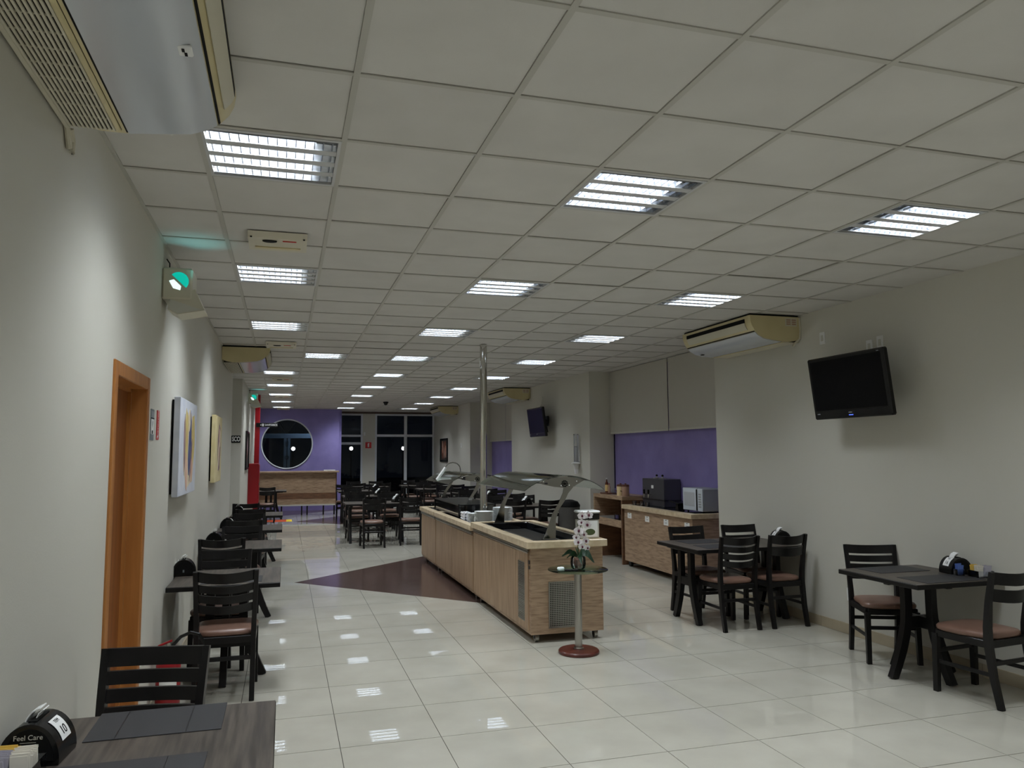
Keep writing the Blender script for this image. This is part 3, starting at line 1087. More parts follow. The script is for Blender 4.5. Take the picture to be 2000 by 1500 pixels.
L1 = {'foil': 'lilac sweetener sachet in the clear holder on the foreground table', 'sachety': 'yellow-edged sachet in the clear holder on the foreground table', 'sachetw': 'white sachet in the clear holder on the foreground table'}
holder(-.735, 2.635, -3, 'clear acrylic sachet holder beside the napkin dispenser on the foreground table',
       [('foil', -.03, -.028, 9, False), ('sachety', -.03, .03, 9, False), ('sachetw', .024, .0, 15, False)], L1,
       {k: v + 's' for k, v in (('foil', 'lilac sachets in the foreground holder'), ('sachety', 'yellow sachets in the foreground holder'), ('sachetw', 'white sachets in the foreground holder'))})
L2 = {'foil': 'lilac sweetener sachet in the holder under the television', 'sachetw': 'white sachet in the holder under the television', 'sachety': 'yellow sachet in the holder under the television', 'sachetb': 'blue sachet leaning beside the napkin dispenser under the television'}
holder(5.035, 4.60, -10, 'clear sachet holder on the table under the television',
       [('foil', .022, -.02, 12, False), ('sachetw', -.03, -.02, 7, False), ('sachety', -.03, .03, 5, False)], L2,
       {'foil': 'lilac sachets under the television', 'sachetw': 'white sachets under the television', 'sachety': 'yellow sachets under the television'})
holder(4.935, 4.70, -10, 'small clear holder with blue sachets under the television', [('sachetb', 0, 0, 5, False)], L2, {'sachetb': 'blue sachets under the television'}, .056, .045)

# ------------------------------------------------------------------ buffet line
BX0, BX1 = 2.145, 2.86


def caster(parent, x, y):
    c = MB().tube([(x - .016, y, .034), (x + .016, y, .034)], .034, 12).obj('caster', 'steel', parent)
    MB().box(x - .022, x + .022, y - .02, y + .02, .06, .085).box(x - .024, x - .019, y - .014, y + .014, .03, .07).box(x + .019, x + .024, y - .014, y + .014, .03, .07).obj('fork', 'darksteel', c, smooth=False)


def unit(label, y0, y1, zt, seams, vent=False, end=False):
    cx, cy = (BX0 + BX1) / 2, (y0 + y1) / 2
    t = thing('buffet_unit', label, 'buffet counter', (cx, cy, 0), group=None)
    hx, hy = (BX1 - BX0) / 2, (y1 - y0) / 2
    zb = .075
    MB().box(-hx + .012, hx, -hy + .004, hy, zb, zt - .13).box(-hx + .012, -hx + .03, -hy + .004, hy, zt - .13, zt - .06).box(hx - .018, hx, -hy + .004, hy, zt - .13, zt - .06).box(-hx + .03, hx - .018, -hy + .004, -hy + .022, zt - .13, zt - .06).obj('carcass', 'oak', t, smooth=False)
    # countertop ring of stone around the inset
    fx, fy = hx + .035, hy + (.035 if end else 0)
    hyb = hy
    ix0, ix1, iy0, iy1 = -fx + .095, fx - .075, -fy + .10, hyb - .06
    m = MB()
    m.box(-fx, fx, -fy, iy0, zt - .062, zt, b=.004).box(-fx, fx, iy1, hyb, zt - .062, zt, b=.004)
    m.box(-fx, ix0, iy0, iy1, zt - .062, zt, b=.004).box(ix1, fx, iy0, iy1, zt - .062, zt, b=.004)
    m.obj('stone_rim', 'stone', t)
    # side doors with aluminium pull strip
    ys = [-hy + .004] + seams + [hy]
    for a, b in zip(ys[:-1], ys[1:]):
        vented = vent and a < -hy + .2
        if not vented:
            d = MB().box(-hx, -hx + .016, a + .005, b - .005, zb + .03, zt - .12, b=.002).obj('door', 'oakv', t)
    for k in range(2):
        MB().strip([(-hx - .006, zt - .112 + k * .024), (-hx - .016, zt - .100 + k * .024), (-hx - .003, zt - .093 + k * .024)], 'y', -hy + .03, hy - .02, .002).obj('pull_strip', 'steel', t)
    return t, hx, hy, zb, ix0, ix1, iy0, iy1


ua, hx, hy, zb, ix0, ix1, iy0, iy1 = unit('nearest oak buffet unit with stone rim, black well and vented end', 6.69, 8.85, .905, [-.20 - .45, .35], True, True)
# vented side door of unit A
m = MB()
ya, yb = -hy + .10, -hy + .43
m.box(-hx, -hx + .016, ya - .04, ya + .06, .105, .80, b=.002).box(-hx, -hx + .016, yb - .06, yb, .105, .80, b=.002)
m.box(-hx, -hx + .016, ya + .06, yb - .06, .105, .165, b=.002).box(-hx, -hx + .016, ya + .06, yb - .06, .70, .80, b=.002)
dv = m.obj('vent_door', 'oakv', ua)
g = MB().box(-hx + .010, -hx + .0125, ya + .06, yb - .06, .165, .70)
g.obj('backing', 'dark', dv, smooth=False)
g = MB()
for k in range(34):
    z = .17 + k * .0158
    g.box(-hx + .002, -hx + .0055, ya + .06, yb - .06, z, z + .007)
for k in range(13):
    y = ya + .066 + k * .0158
    g.box(-hx + .0015, -hx + .005, y, y + .004, .165, .70)
g.obj('mesh_grille', 'steel', dv, kind='stuff', smooth=False)
# end face vent
g = MB().box(-.31 + .135, .11, -hy - .002, -hy + .002, .135, .53)
gb = g.obj('vent_backing', 'dark', ua, smooth=False)
g = MB()
for k in range(24):
    z = .137 + k * .0165
    g.box(-.175, .11, -hy - .008, -hy - .004, z, z + .006)
for k in range(18):
    x = -.173 + k * .0165
    g.box(x, x + .0055, -hy - .006, -hy - .0035, .135, .53)
g.box(-.18, -.172, -hy - .009, -hy, .13, .535).box(.107, .115, -hy - .009, -hy, .13, .535).box(-.18, .115, -hy - .009, -hy, .125, .133).box(-.18, .115, -hy - .009, -hy, .53, .537)
g.obj('vent_grille', 'steel', gb, kind='stuff', smooth=False)
MB().box(-hx + .0, -hx + .006, -hy + .018, -hy + .05, .70, .735, b=.002).box(-hx, -hx + .006, -hy + .02, -hy + .045, .655, .685, b=.002).obj('catch', 'darksteel', ua)
# black well with glass cooking plate
m = MB()
m.box(ix0, ix1, iy0, iy1, .80, .82)
m.obj('well_floor', 'darkglass', ua, smooth=False)
m = MB()
m.box(ix0, ix0 + .055, iy0, iy1, .82, .893, b=.003).box(ix1 - .055, ix1, iy0, iy1, .82, .893, b=.003).box(ix0 + .055, ix1 - .055, iy0, iy0 + .06, .82, .893, b=.003).box(ix0 + .055, ix1 - .055, iy1 - .06, iy1, .82, .893, b=.003)
m.obj('well_frame', 'darkglass', ua)
MB().box(ix0 + .10, ix1 - .1, iy0 + .15, iy1 - .15, .82, .828, b=.002).obj('cold_plate', 'darksteel', ua)
for x in (-hx + .08, hx - .06):
    for y in (-hy + .07, hy - .1):
        caster(ua, x, y)

ub, hx, hy, zb, ix0, ix1, iy0, iy1 = unit('middle oak buffet unit carrying the plate stacks', 8.875, 11.17, .86, [.05])
MB().box(ix0, ix1, iy0, iy1, .835, .852, b=.002).obj('inset_top', 'darkglass', ub)
for x in (-hx + .08, hx - .06):
    for y in (-hy + .1, hy - .1):
        caster(ub, x, y)
uc, hx, hy, zb, ix0, ix1, iy0, iy1 = unit('farthest oak buffet unit, beneath the small lamp arm', 11.20, 12.40, .86, [])
MB().box(ix0, ix1, iy0, iy1, .835, .852, b=.002).obj('inset_top', 'darkglass', uc)
for x in (-hx + .08, hx - .06):
    for y in (-hy + .1, hy - .1):
        caster(uc, x, y)


# sneeze guards
def guard(label, cx, y0, y1, zap, sag, zbase, scale=1.0):
    t = thing('sneeze_guard', label, 'sneeze guard', (cx, (y0 + y1) / 2, zbase + .001))
    L = (y1 - y0) / 2
    H = zap - zbase
    hw = .395
    R = (hw * hw + sag * sag) / (2 * sag)
    arc = lambda u: (u, H - R + math.sqrt(R * R - u * u))
    lp = [arc(-hw + (hw - .03) * k / 10) for k in range(11)]
    rp = [arc(.03 + (hw - .03) * k / 10) for k in range(11)]
    MB().strip(lp, 'y', -L, L, .006).obj('glass_pane', 'guard', t, ang=.5)
    MB().strip(rp, 'y', -L, L, .006).obj('glass_pane', 'guard', t, ang=.5)
    MB().strip([arc(-.03 + .06 * k / 4) for k in range(5)], 'y', -L, L, -.012).obj('top_rail', 'steel', t)
    MB().box(-.20, -.17, -L, L, H - .075, H - .06, b=.003).obj('lamp_rail', 'darksteel', t)
    ph = H / .585
    for s in (-1, 1):
        y = s * (L - .012)
        stem = [(-.215, 0), (-.165, .125), (-.12, .246), (-.065, .33), (-.02, .425), (.02, .50)]
        left = [(-.105, .52), (-.23, .515), (-.255, .538)]
        top_ = [(-.255 + .45 * k / 8, 0) for k in range(9)]
        right = [(.093, .488), (.035, .424), (0, .355), (-.055, .282), (-.09, .19), (-.095, 0)]
        poly = [(x, z * ph) for x, z in stem]
        poly += [(-.01, .475 * ph), (-.105, .485 * ph), (-.22, H - .075)]
        poly += [(-.255 + .455 * k / 8, arc(-.255 + .455 * k / 8)[1] - .008) for k in range(9)]
        poly += [(x, z * ph) for x, z in right]
        poly = [p for i, p in enumerate(poly) if i != 5]
        br = MB().prism(poly, 'y', y - .004, y + .004).obj('bracket', 'chromed', t, smooth=False)
        ro = MB()
        zc = .525 * ph - .012
        yy = y - s * 0 - .009
        for a in range(10):
            ang = 2 * PI * a / 10
            px, pz = -.0 + .026 * math.cos(ang), zc + .026 * math.sin(ang)
            ro.prism([(px + .007 * math.cos(q * PI / 4), pz + .007 * math.sin(q * PI / 4)) for q in range(8)], 'y', yy - .001, y - .0035)
        ro.prism([(.014 * math.cos(q * PI / 6), zc + .014 * math.sin(q * PI / 6)) for q in range(12)], 'y', yy - .003, y - .0035)
        ro.obj('rosette', 'dark', br, smooth=False)
        st = MB()
        for px, pz in ((-.035, zc - .018), (.045, zc - .015), (.12, H - .05), (-.21, H - .05)):
            st.prism([(px + .006 * math.cos(q * PI / 4), pz + .006 * math.sin(q * PI / 4)) for q in range(8)], 'y', y - .007, y - .0035)
        st.obj('stud', 'white', br, smooth=False)
        MB().box(-.225, -.085, y - .03, y + .03, 0, .008, b=.002).obj('foot_plate', 'darksteel', t)
    return t


guard('nearer curved glass sneeze guard on chrome brackets over the black well', 2.52, 6.76, 8.52, 1.49, .135, .905)
guard('farther curved glass sneeze guard behind the plate stacks', 2.52, 10.15, 11.9, 1.43, .135, .86)
# food warmer beneath the far guard
fw = thing('food_warmer', 'raised black food warmer with smoked glass sides under the far guard', 'food warmer', (2.50, 10.95, .8605))
MB().box(-.25, .25, -.85, .85, .0, .03, b=.004).obj('base', 'blackp', fw)
for x0, x1, y0, y1 in ((-.25, .25, -.85, -.842), (-.25, .25, .842, .85), (-.25, -.242, -.84, .84), (.242, .25, -.84, .84)):
    MB().box(x0, x1, y0, y1, .03, .15).obj('glass_side', 'smoke', fw, smooth=False)
for sx in (-1, 1):
    for sy in (-1, 1):
        MB().box(sx * .252 - .008, sx * .252 + .008, sy * .852 - .008, sy * .852 + .008, .0, .17, b=.002).obj('corner_post', 'blackp', fw)
MB().box(-.26, .26, -.86, .86, .15, .165, b=.003).obj('rim', 'darksteel', fw)
# arm lamp on the far guard
al = thing('arm_lamp', 'slim silver lamp on a curved arm above the far sneeze guard', 'lamp', (2.42, 11.2, 1.441))
MB().tube([(.10, 0, .0)] + [(-.02 + .115 * math.cos(a), 0, .035 + .10 * math.sin(a)) for a in [PI * k / 10 for k in range(11)]], .008, 8).obj('arm', 'chrome', al)
MB().tube([(-.13, 0, .06), (-.26, 0, -.12)], .022, 10).obj('head', 'white', al)

# column through the counter line
pl = thing('steel_column', 'tall round steel column rising from the buffet to the ceiling', 'column', (2.447, 9.54, .8525))
MB().lathe([(.046, 0), (.046, CZ - .8525 - .004)], n=24).obj('shaft', 'chrome', pl)
MB().lathe([(.062, 0), (.062, .012), (.048, .018)], n=24).obj('collar', 'steel', pl)

# plates
pp = MB().lathe([(.0, .004), (.055, .004), (.062, .0), (.07, .003), (.118, .018), (.119, .0195), (.115, .0192), (.07, .0075), (.0, .0075)], n=28)
pme_ = pp.mesh('plate', 'porcelain')
stacks = [('tallest plate stack by the steel column', 2.60, 9.22, 20), ('plate stack behind the bracket of the nearer guard', 2.34, 9.12, 16), ('plate stack at the right edge of the buffet', 2.70, 9.50, 17), ('low plate stack at the left edge of the buffet', 2.33, 9.41, 11)]
for nm, x, y, n_ in stacks:
    for q in range(n_):
        o = bpy.data.objects.new('plate', pme_)
        COL.objects.link(o)
        o.location = (x + random.uniform(-.004, .004), y + random.uniform(-.004, .004), .853 + q * .0088)
        tag(o, 'white dinner plate in the ' + nm, 'plate', 'plates: ' + nm)
# cutlery rolls
cr = MB().tube([(0, -.09, .017), (0, .09, .017)], .017, 8).mesh('cutlery_roll', 'cup')
for q in range(9):
    o = bpy.data.objects.new('cutlery_roll', cr)
    COL.objects.link(o)
    o.location = (2.235 + (q % 3) * .036, 9.80 + (q // 3) * .0, .853 + (q // 3) * .033)
    o.rotation_euler = (0, 0, .05 * (q % 3 - 1))
    tag(o, 'pale wrapped cutlery roll piled at the left edge of the buffet', 'cutlery', 'wrapped cutlery rolls')

# white container at the buffet corner
wb = thing('dispenser_box', 'white boxy dispenser with black band at the near right buffet corner', 'dispenser', (2.765, 6.83, .9055))
MB().box(-.092, .092, -.075, .075, 0, .175, b=.006).obj('body', 'offwhite', wb)
MB().box(-.097, .097, -.08, .08, .175, .232, b=.004).obj('band', 'blackp', wb)
MB().box(-.105, .105, -.088, .088, .232, .258, b=.012).obj('lid', 'white', wb)
MB().box(-.07, .075, -.0768, -.0748, .015, .165).obj('label_card', 'paper', wb, smooth=False)
MB().prism([(-.0 + .05 * math.cos(a), .06 + .03 * math.sin(a)) for a in [2 * PI * k / 16 for k in range(16)]], 'y', -.0776, -.0766).obj('print', 'stemg', wb, smooth=False)

# glass pedestal table with orchid
gt = thing('pedestal_table', 'small round glass table on a steel post with mahogany foot', 'table', (2.45, 6.28, 0))
MB().lathe([(.0, 0), (.168, 0), (.175, .006), (.175, .022), (.165, .032), (.0, .033)], n=40).obj('foot', 'mahog', gt)
MB().lathe([(.032, .033), (.032, .69)], n=24).lathe([(.044, .033), (.044, .045), (.033, .05)], n=24).obj('post', 'steel', gt)
MB().lathe([(.0, .69), (.07, .69), (.07, .696), (.0, .696)], n=24).obj('flange', 'steel', gt)
MB().lathe([(.0, .6965), (.255, .6965), (.26, .70), (.26, .704), (.255, .707), (.0, .707)], n=56).obj('glass_top', 'gtable', gt)

op = thing('potted_orchid', 'white orchid with dark leaves in a glass pot of bark', 'plant', (2.45, 6.27, .7075))
MB().lathe([(.045, 0), (.06, .01), (.068, .05), (.064, .095), (.05, .12), (.047, .12), (.06, .09), (.063, .05), (.055, .012), (.0, .008)], n=24).obj('pot', 'pot', op)
MB().lathe([(.0, .012), (.05, .014), (.058, .05), (.055, .085), (.0, .095)], n=20).obj('bark', 'bark', op)
for (a, L, wd, lift, dr_) in ((.0, .12, .040, .07, .08), (2.9, .13, .026, .05, .03), (-.5, .13, .042, .06, .09), (1.3, .10, .032, .06, .02), (-1.7, .12, .034, .05, .08), (3.5, .12, .03, .04, .03)):
    vs, fs = [], []
    for k in range(9):
        u = k / 8
        r = .01 + L * u
        z = .10 + lift * math.sin(PI * min(1, u * 1.2) * .75) - dr_ * u * u
        wv = wd * math.sin(PI * (.06 + .9 * u) ** .9) * .95 + .002
        for s in (-1, 0, 1):
            vs.append((r * math.cos(a) - s * wv * .5 * math.sin(a), r * math.sin(a) + s * wv * .5 * math.cos(a), z + abs(s) * .006 + s * wv * .8))
    for k in range(8):
        for s in (0, 1):
            fs.append((3 * k + s, 3 * k + s + 1, 3 * k + 4 + s, 3 * k + 3 + s))
    MB().add(vs, fs).obj('leaf', 'leaf', op)
stem = [(0, 0, .09), (.005, -.01, .2), (.012, -.02, .30), (.02, -.03, .38), (.03, -.04, .44), (.05, -.05, .475), (.075, -.055, .485)]
MB().tube(stem, .0035, 6).obj('stem', 'stemg', op)
stem2 = [(0, 0, .09), (-.005, -.01, .2), (-.01, -.025, .30), (-.012, -.04, .36), (-.02, -.05, .39)]
MB().tube(stem2, .0032, 6).obj('stem', 'stemg', op)


def flower(parent, c, face, r):
    f = Vector(face).normalized()
    ux = f.cross(Vector((0, 0, 1))).normalized()
    uy = ux.cross(f)
    m = MB()
    for a, L, wd in ((90, 1.0, .42), (210, .95, .42), (330, .95, .42), (10, 1.05, .62), (170, 1.05, .62)):
        a = math.radians(a)
        d = ux * math.cos(a) + uy * math.sin(a)
        e = ux * -math.sin(a) + uy * math.cos(a)
        vs = []
        for k in range(6):
            u = k / 5
            wv = wd * r * math.sin(PI * (.06 + .9 * u) ** .9)
            for s in (-1, 0, 1):
                p = Vector(c) + d * (L * r * u) + e * (s * wv) + f * (.25 * r * u * u - abs(s) * .08 * r)
                vs.append(p)
        fs = []
        for k in range(5):
            for s in (0, 1):
                fs.append((3 * k + s, 3 * k + s + 1, 3 * k + 4 + s, 3 * k + 3 + s))
        m.add(vs, fs)
    fo = m.obj('flower', 'orchid', parent)
    MB().sphere(Vector(c) + f * .012, r * .26, 8, (1, 1, 1.2)).obj('lip', 'orchidc', fo)


for c, fc, r in (((.07, -.075, .46), (.1, -1, .1), .042), ((.015, -.07, .455), (-.3, -1, .1), .040), ((.05, -.085, .38), (.2, -1, 0), .044), ((.01, -.07, .40), (-.6, -1, .1), .036), ((-.02, -.075, .33), (-.3, -1, .1), .044), ((.02, -.08, .30), (.2, -1, -.1), .036),
                 ((-.03, -.085, .235), (-.3, -1, .1), .040), ((.035, -.085, .245), (.4, -1, .0), .042), ((.0, -.095, .20), (0, -1, -.2), .036), ((.055, -.07, .185), (.5, -1, -.3), .034), ((-.035, -.06, .275), (-.7, -1, 0), .034)):
    flower(op, c, fc, r)
so = MB().box(-.03, .03, -.022, .022, 0, .024, b=.009).obj('soap_dish', 'porcelain', loc=(2.29, 6.27, .7075), rot=(0, 0, .3))
tag(so, 'small white dish on the glass table, left of the orchid', 'dish')
pn = MB().box(-.06, .06, -.012, .012, 0, .012, b=.004).obj('black_clip', 'blackp', loc=(2.36, 6.20, .7075), rot=(0, 0, -.35))
tag(pn, 'flat black pen case on the glass table beside the pot', 'case')

# ------------------------------------------------------------------ oak cart in the purple bay
ct = thing('oak_cart', 'long oak cart with stone top and four white cards in the purple bay', 'cart', (5.22, 9.80, 0))
MB().box(-.225, .235, -1.02, 1.02, .085, .86).obj('body', 'oak', ct, smooth=False)
MB().box(-.26, .255, -1.055, 1.05, .86, .921, b=.004).obj('stone_top', 'stone', ct)
MB().box(-.15, .22, -.95, .95, .9205, .9225).obj('glass_inset', 'darkglass', ct, smooth=False)
for y, zc in ((.835, .767), (.25, .760), (-.315, .760), (-.885, .762)):
    c = MB().box(-.2275, -.2255, y - .065, y + .065, zc - .04, zc + .04).obj('card', 'paper', ct, smooth=False)
    MB().box(-.2285, -.2275, y - .02, y + .02, zc + .022, zc + .034).box(-.2285, -.2275, y - .035, y + .035, zc - .004, zc + .001).box(-.2285, -.2275, y - .03, y + .03, zc - .018, zc - .013).obj('print', 'greysign', c, smooth=False)
for x in (-.17, .17):
    for y in (-.93, .93):
        c = MB().tube([(x - .02, y, .043), (x + .02, y, .043)], .043, 14).obj('caster', 'darksteel', ct)
        MB().box(x - .026, x + .026, y - .03, y + .03, .075, .0855).obj('plate', 'steel', c, smooth=False)

mw = thing('microwave_oven', 'pale grey microwave oven on the near end of the oak cart', 'microwave', (5.36, 9.09, .9405))
MB().box(-.165, .20, -.25, .25, 0, .295, b=.012).obj('body', 'microside', mw)
MB().box(-.182, -.164, -.105, .25, .0, .295, b=.008).obj('door', 'micro', mw)
MB().box(-.1835, -.1815, -.06, .21, .06, .24, b=.002).obj('window', 'acpanel', mw)
MB().box(-.190, -.176, -.125, -.108, .01, .285, b=.004).obj('handle', 'blackp', mw)
cp = MB().box(-.180, -.164, -.25, -.128, .0, .295, b=.006).obj('control_panel', 'micro', mw)
kb = MB()
for q in range(6):
    kb.box(-.1825, -.1795, -.22, -.16, .05 + q * .032, .07 + q * .032)
kb.obj('keypad', 'microside', cp, smooth=False)
for sx in (-.13, .16):
    for sy in (-.2, .2):
        MB().lathe([(.012, -.018), (.012, .002)], (sx, sy, 0), 8).obj('foot', 'blackp', mw)
tr = thing('black_tray', 'flat black folding stand beside the microwave oven', 'stand', (5.27, 9.58, .9225))
MB().box(-.10, .10, -.13, .13, .09, .102, b=.003, rot=Matrix.Rotation(.08, 3, 'X')).obj('plate', 'blackp', tr)
MB().prism([(-.03, 0), (.05, 0), (.02, .09), (-.02, .09)], 'x', -.05, .05).obj('base', 'blackp', tr)

cm = thing('drink_dispenser', 'dark grey hot drink dispenser with taps on top of the oak cart', 'drink dispenser', (5.33, 10.28, .9225))
MB().box(-.12, .15, -.34, .34, 0, .40, b=.006).obj('body', 'coffee', cm)
MB().box(-.125, .155, -.35, .35, .095, .105).obj('seam_band', 'darksteel', cm)
MB().box(-.1225, -.1195, -.02, .045, .26, .305).obj('label_card', 'paper', cm, smooth=False)
for y in (-.08, .10):
    l = MB().lathe([(.05, .40), (.05, .412), (.012, .42), (.012, .435)], (0, y, 0), 16).obj('lid', 'steel', cm)
    MB().sphere((0, y, .445), .018, 10).obj('knob', 'blackp', l)
for y in (.06, .20):
    tp = MB().tube([(-.12, y, .17), (-.165, y, .17), (-.165, y, .12)], .010, 8).obj('tap', 'chrome', cm)
    MB().box(-.178, -.152, y - .012, y + .012, .175, .24, b=.004).obj('lever', 'blackp', tp)
for q, (x, y) in enumerate(((5.10, 10.25), (5.12, 10.47), (5.07, 10.62))):
    m = MB().lathe([(.0, 0), (.03, 0), (.033, .06), (.03, .062), (.028, .005)], n=16).obj('glass_cup', 'acrylic', loc=(x, y, .9225))
    tag(m, ('clear cup under the drink dispenser, nearest its label', 'clear cup under the drink dispenser tap', 'clear cup at the far left of the oak cart top')[q], 'cup', 'clear cups on the oak cart')

# oak desk with shelf
dk = thing('oak_desk', 'open oak desk with a shelf in the purple bay behind the cart', 'desk', (5.25, 11.53, 0))
MB().box(-.25, .24, -.62, .52, .975, 1.035, b=.002).obj('top_board', 'oak', dk)
MB().box(-.25, .24, .48, .52, .66, .975).obj('side_panel', 'oak', dk, smooth=False)
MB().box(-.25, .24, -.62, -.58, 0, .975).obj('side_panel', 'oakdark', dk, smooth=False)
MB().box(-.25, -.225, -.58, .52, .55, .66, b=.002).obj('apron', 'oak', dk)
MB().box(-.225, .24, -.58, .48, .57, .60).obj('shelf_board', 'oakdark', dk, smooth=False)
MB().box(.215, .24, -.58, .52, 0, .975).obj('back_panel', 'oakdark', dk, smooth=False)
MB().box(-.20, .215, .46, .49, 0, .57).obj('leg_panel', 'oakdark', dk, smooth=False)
wt = MB().box(-.09, .09, -.14, .14, 0, .022, b=.006).obj('wooden_tray', 'jarlid', loc=(5.13, 11.72, 1.0355))
tag(wt, 'low dark wooden tray holding two bottles on the oak desk', 'tray')
bt = thing('sauce_bottle', 'tall amber sauce bottle with cream label on the wooden tray', 'bottle', (5.12, 11.76, 1.058))
MB().lathe([(.0, 0), (.027, 0), (.028, .13), (.024, .155), (.011, .18), (.011, .215), (.0, .215)], n=16).obj('body', 'bottle', bt)
MB().lathe([(.0285, .02), (.0288, .125)], n=16, capped=False).obj('label', 'labelc', bt)
MB().lathe([(.0, .215), (.013, .215), (.013, .235), (.0, .235)], n=12).obj('cap', 'white', bt)
b2 = thing('small_sauce_bottle', 'small red sauce bottle beside the amber bottle', 'bottle', (5.12, 11.66, 1.058))
MB().lathe([(.0, 0), (.022, 0), (.022, .09), (.009, .115), (.009, .135), (.0, .135)], n=14).obj('body', 'jarpink', b2)
MB().lathe([(.0, .135), (.011, .135), (.011, .15), (.0, .15)], n=12).obj('cap', 'red', b2)
nb = MB().box(-.06, .06, -.09, .09, 0, .075, b=.004).obj('clear_box', 'acrylic', loc=(5.18, 11.47, 1.0355))
tag(nb, 'clear plastic box on the oak desk behind the tray', 'box')


def jar(name, lb, x, y, r, h, bodym):
    j = thing(name, lb, 'jar', (x, y, 1.0355))
    MB().lathe([(.0, 0), (r * .95, 0), (r, .01), (r, h - .01), (r * .96, h), (.0, h)], n=20).obj('body', bodym, j)
    l = MB().lathe([(.0, h), (r * 1.03, h), (r * 1.03, h + .022), (r * .7, h + .03), (.0, h + .03)], n=20).obj('lid', 'jarlid', j)
    MB().lathe([(.0, h + .03), (.012, h + .03), (.016, h + .045), (.0, h + .05)], n=10).obj('knob', 'jarlid', l)
    MB().tube([(-r - .002, 0, h * .5), (-r - .03, 0, h * .55)], .006, 6).obj('handle', 'jarlid', j)


jar('ceramic_jar', 'cream ceramic jar with dark wooden lid on the oak desk', 5.10, 11.17, .062, .145, 'jar')
jar('glass_jar', 'pinkish jar with taller dark lid, right of the cream jar', 5.10, 10.99, .058, .15, 'jarpink')
jar('low_clear_jar', 'low clear jar behind the cream jar on the oak desk', 5.22, 11.24, .05, .12, 'acrylic')
for q, y in enumerate((11.35, 11.62)):
    j = MB().lathe([(.0, 0), (.04, 0), (.042, .11), (.03, .13), (.0, .13)], n=14).obj('shelf_pot', ('jarlid', 'acrylic')[q], loc=(5.12, y - .25, .6005))
    tag(j, ('dark pot on the shelf inside the oak desk', 'clear jug on the shelf inside the oak desk')[q], 'pot')

# swing bin and cup dispenser near the pillar
bn = thing('waste_bin', 'charcoal rounded waste bin by the wall behind the buffet', 'bin', (4.76, 12.57, 0))
MB().lathe([(.0, 0), (.15, 0), (.17, .03), (.185, .78), (.0, .78)], n=24).obj('body', 'binm', bn)
MB().lathe([(.19, .78), (.19, .81), (.15, .87), (.06, .90), (.0, .905)], n=24).obj('lid', 'dark', bn)
cdp = thing('cup_dispenser', 'clear wall tube of disposable cups beside the pillar', 'cup dispenser', (4.99, 12.80, 0))
MB().lathe([(.042, 1.52), (.042, 2.05)], n=18, capped=False).obj('tube', 'acrylic', cdp)
MB().box(.03, .06, -.02, .02, 1.55, 2.03).obj('wall_rail', 'cup', cdp, smooth=False)
MB().lathe([(.034, 1.50), (.034, 1.82), (.0, 1.83)], n=18).obj('cup_stack', 'cup', cdp)
MB().lathe([(.03, 1.40), (.048, 1.50), (.06, 1.515), (.085, 1.52), (.085, 1.535), (.04, 1.55)], n=18).obj('collar', 'white', cdp)
MB().lathe([(.026, 1.335), (.036, 1.42)], n=16).obj('bottom_cup', 'cup', cdp)

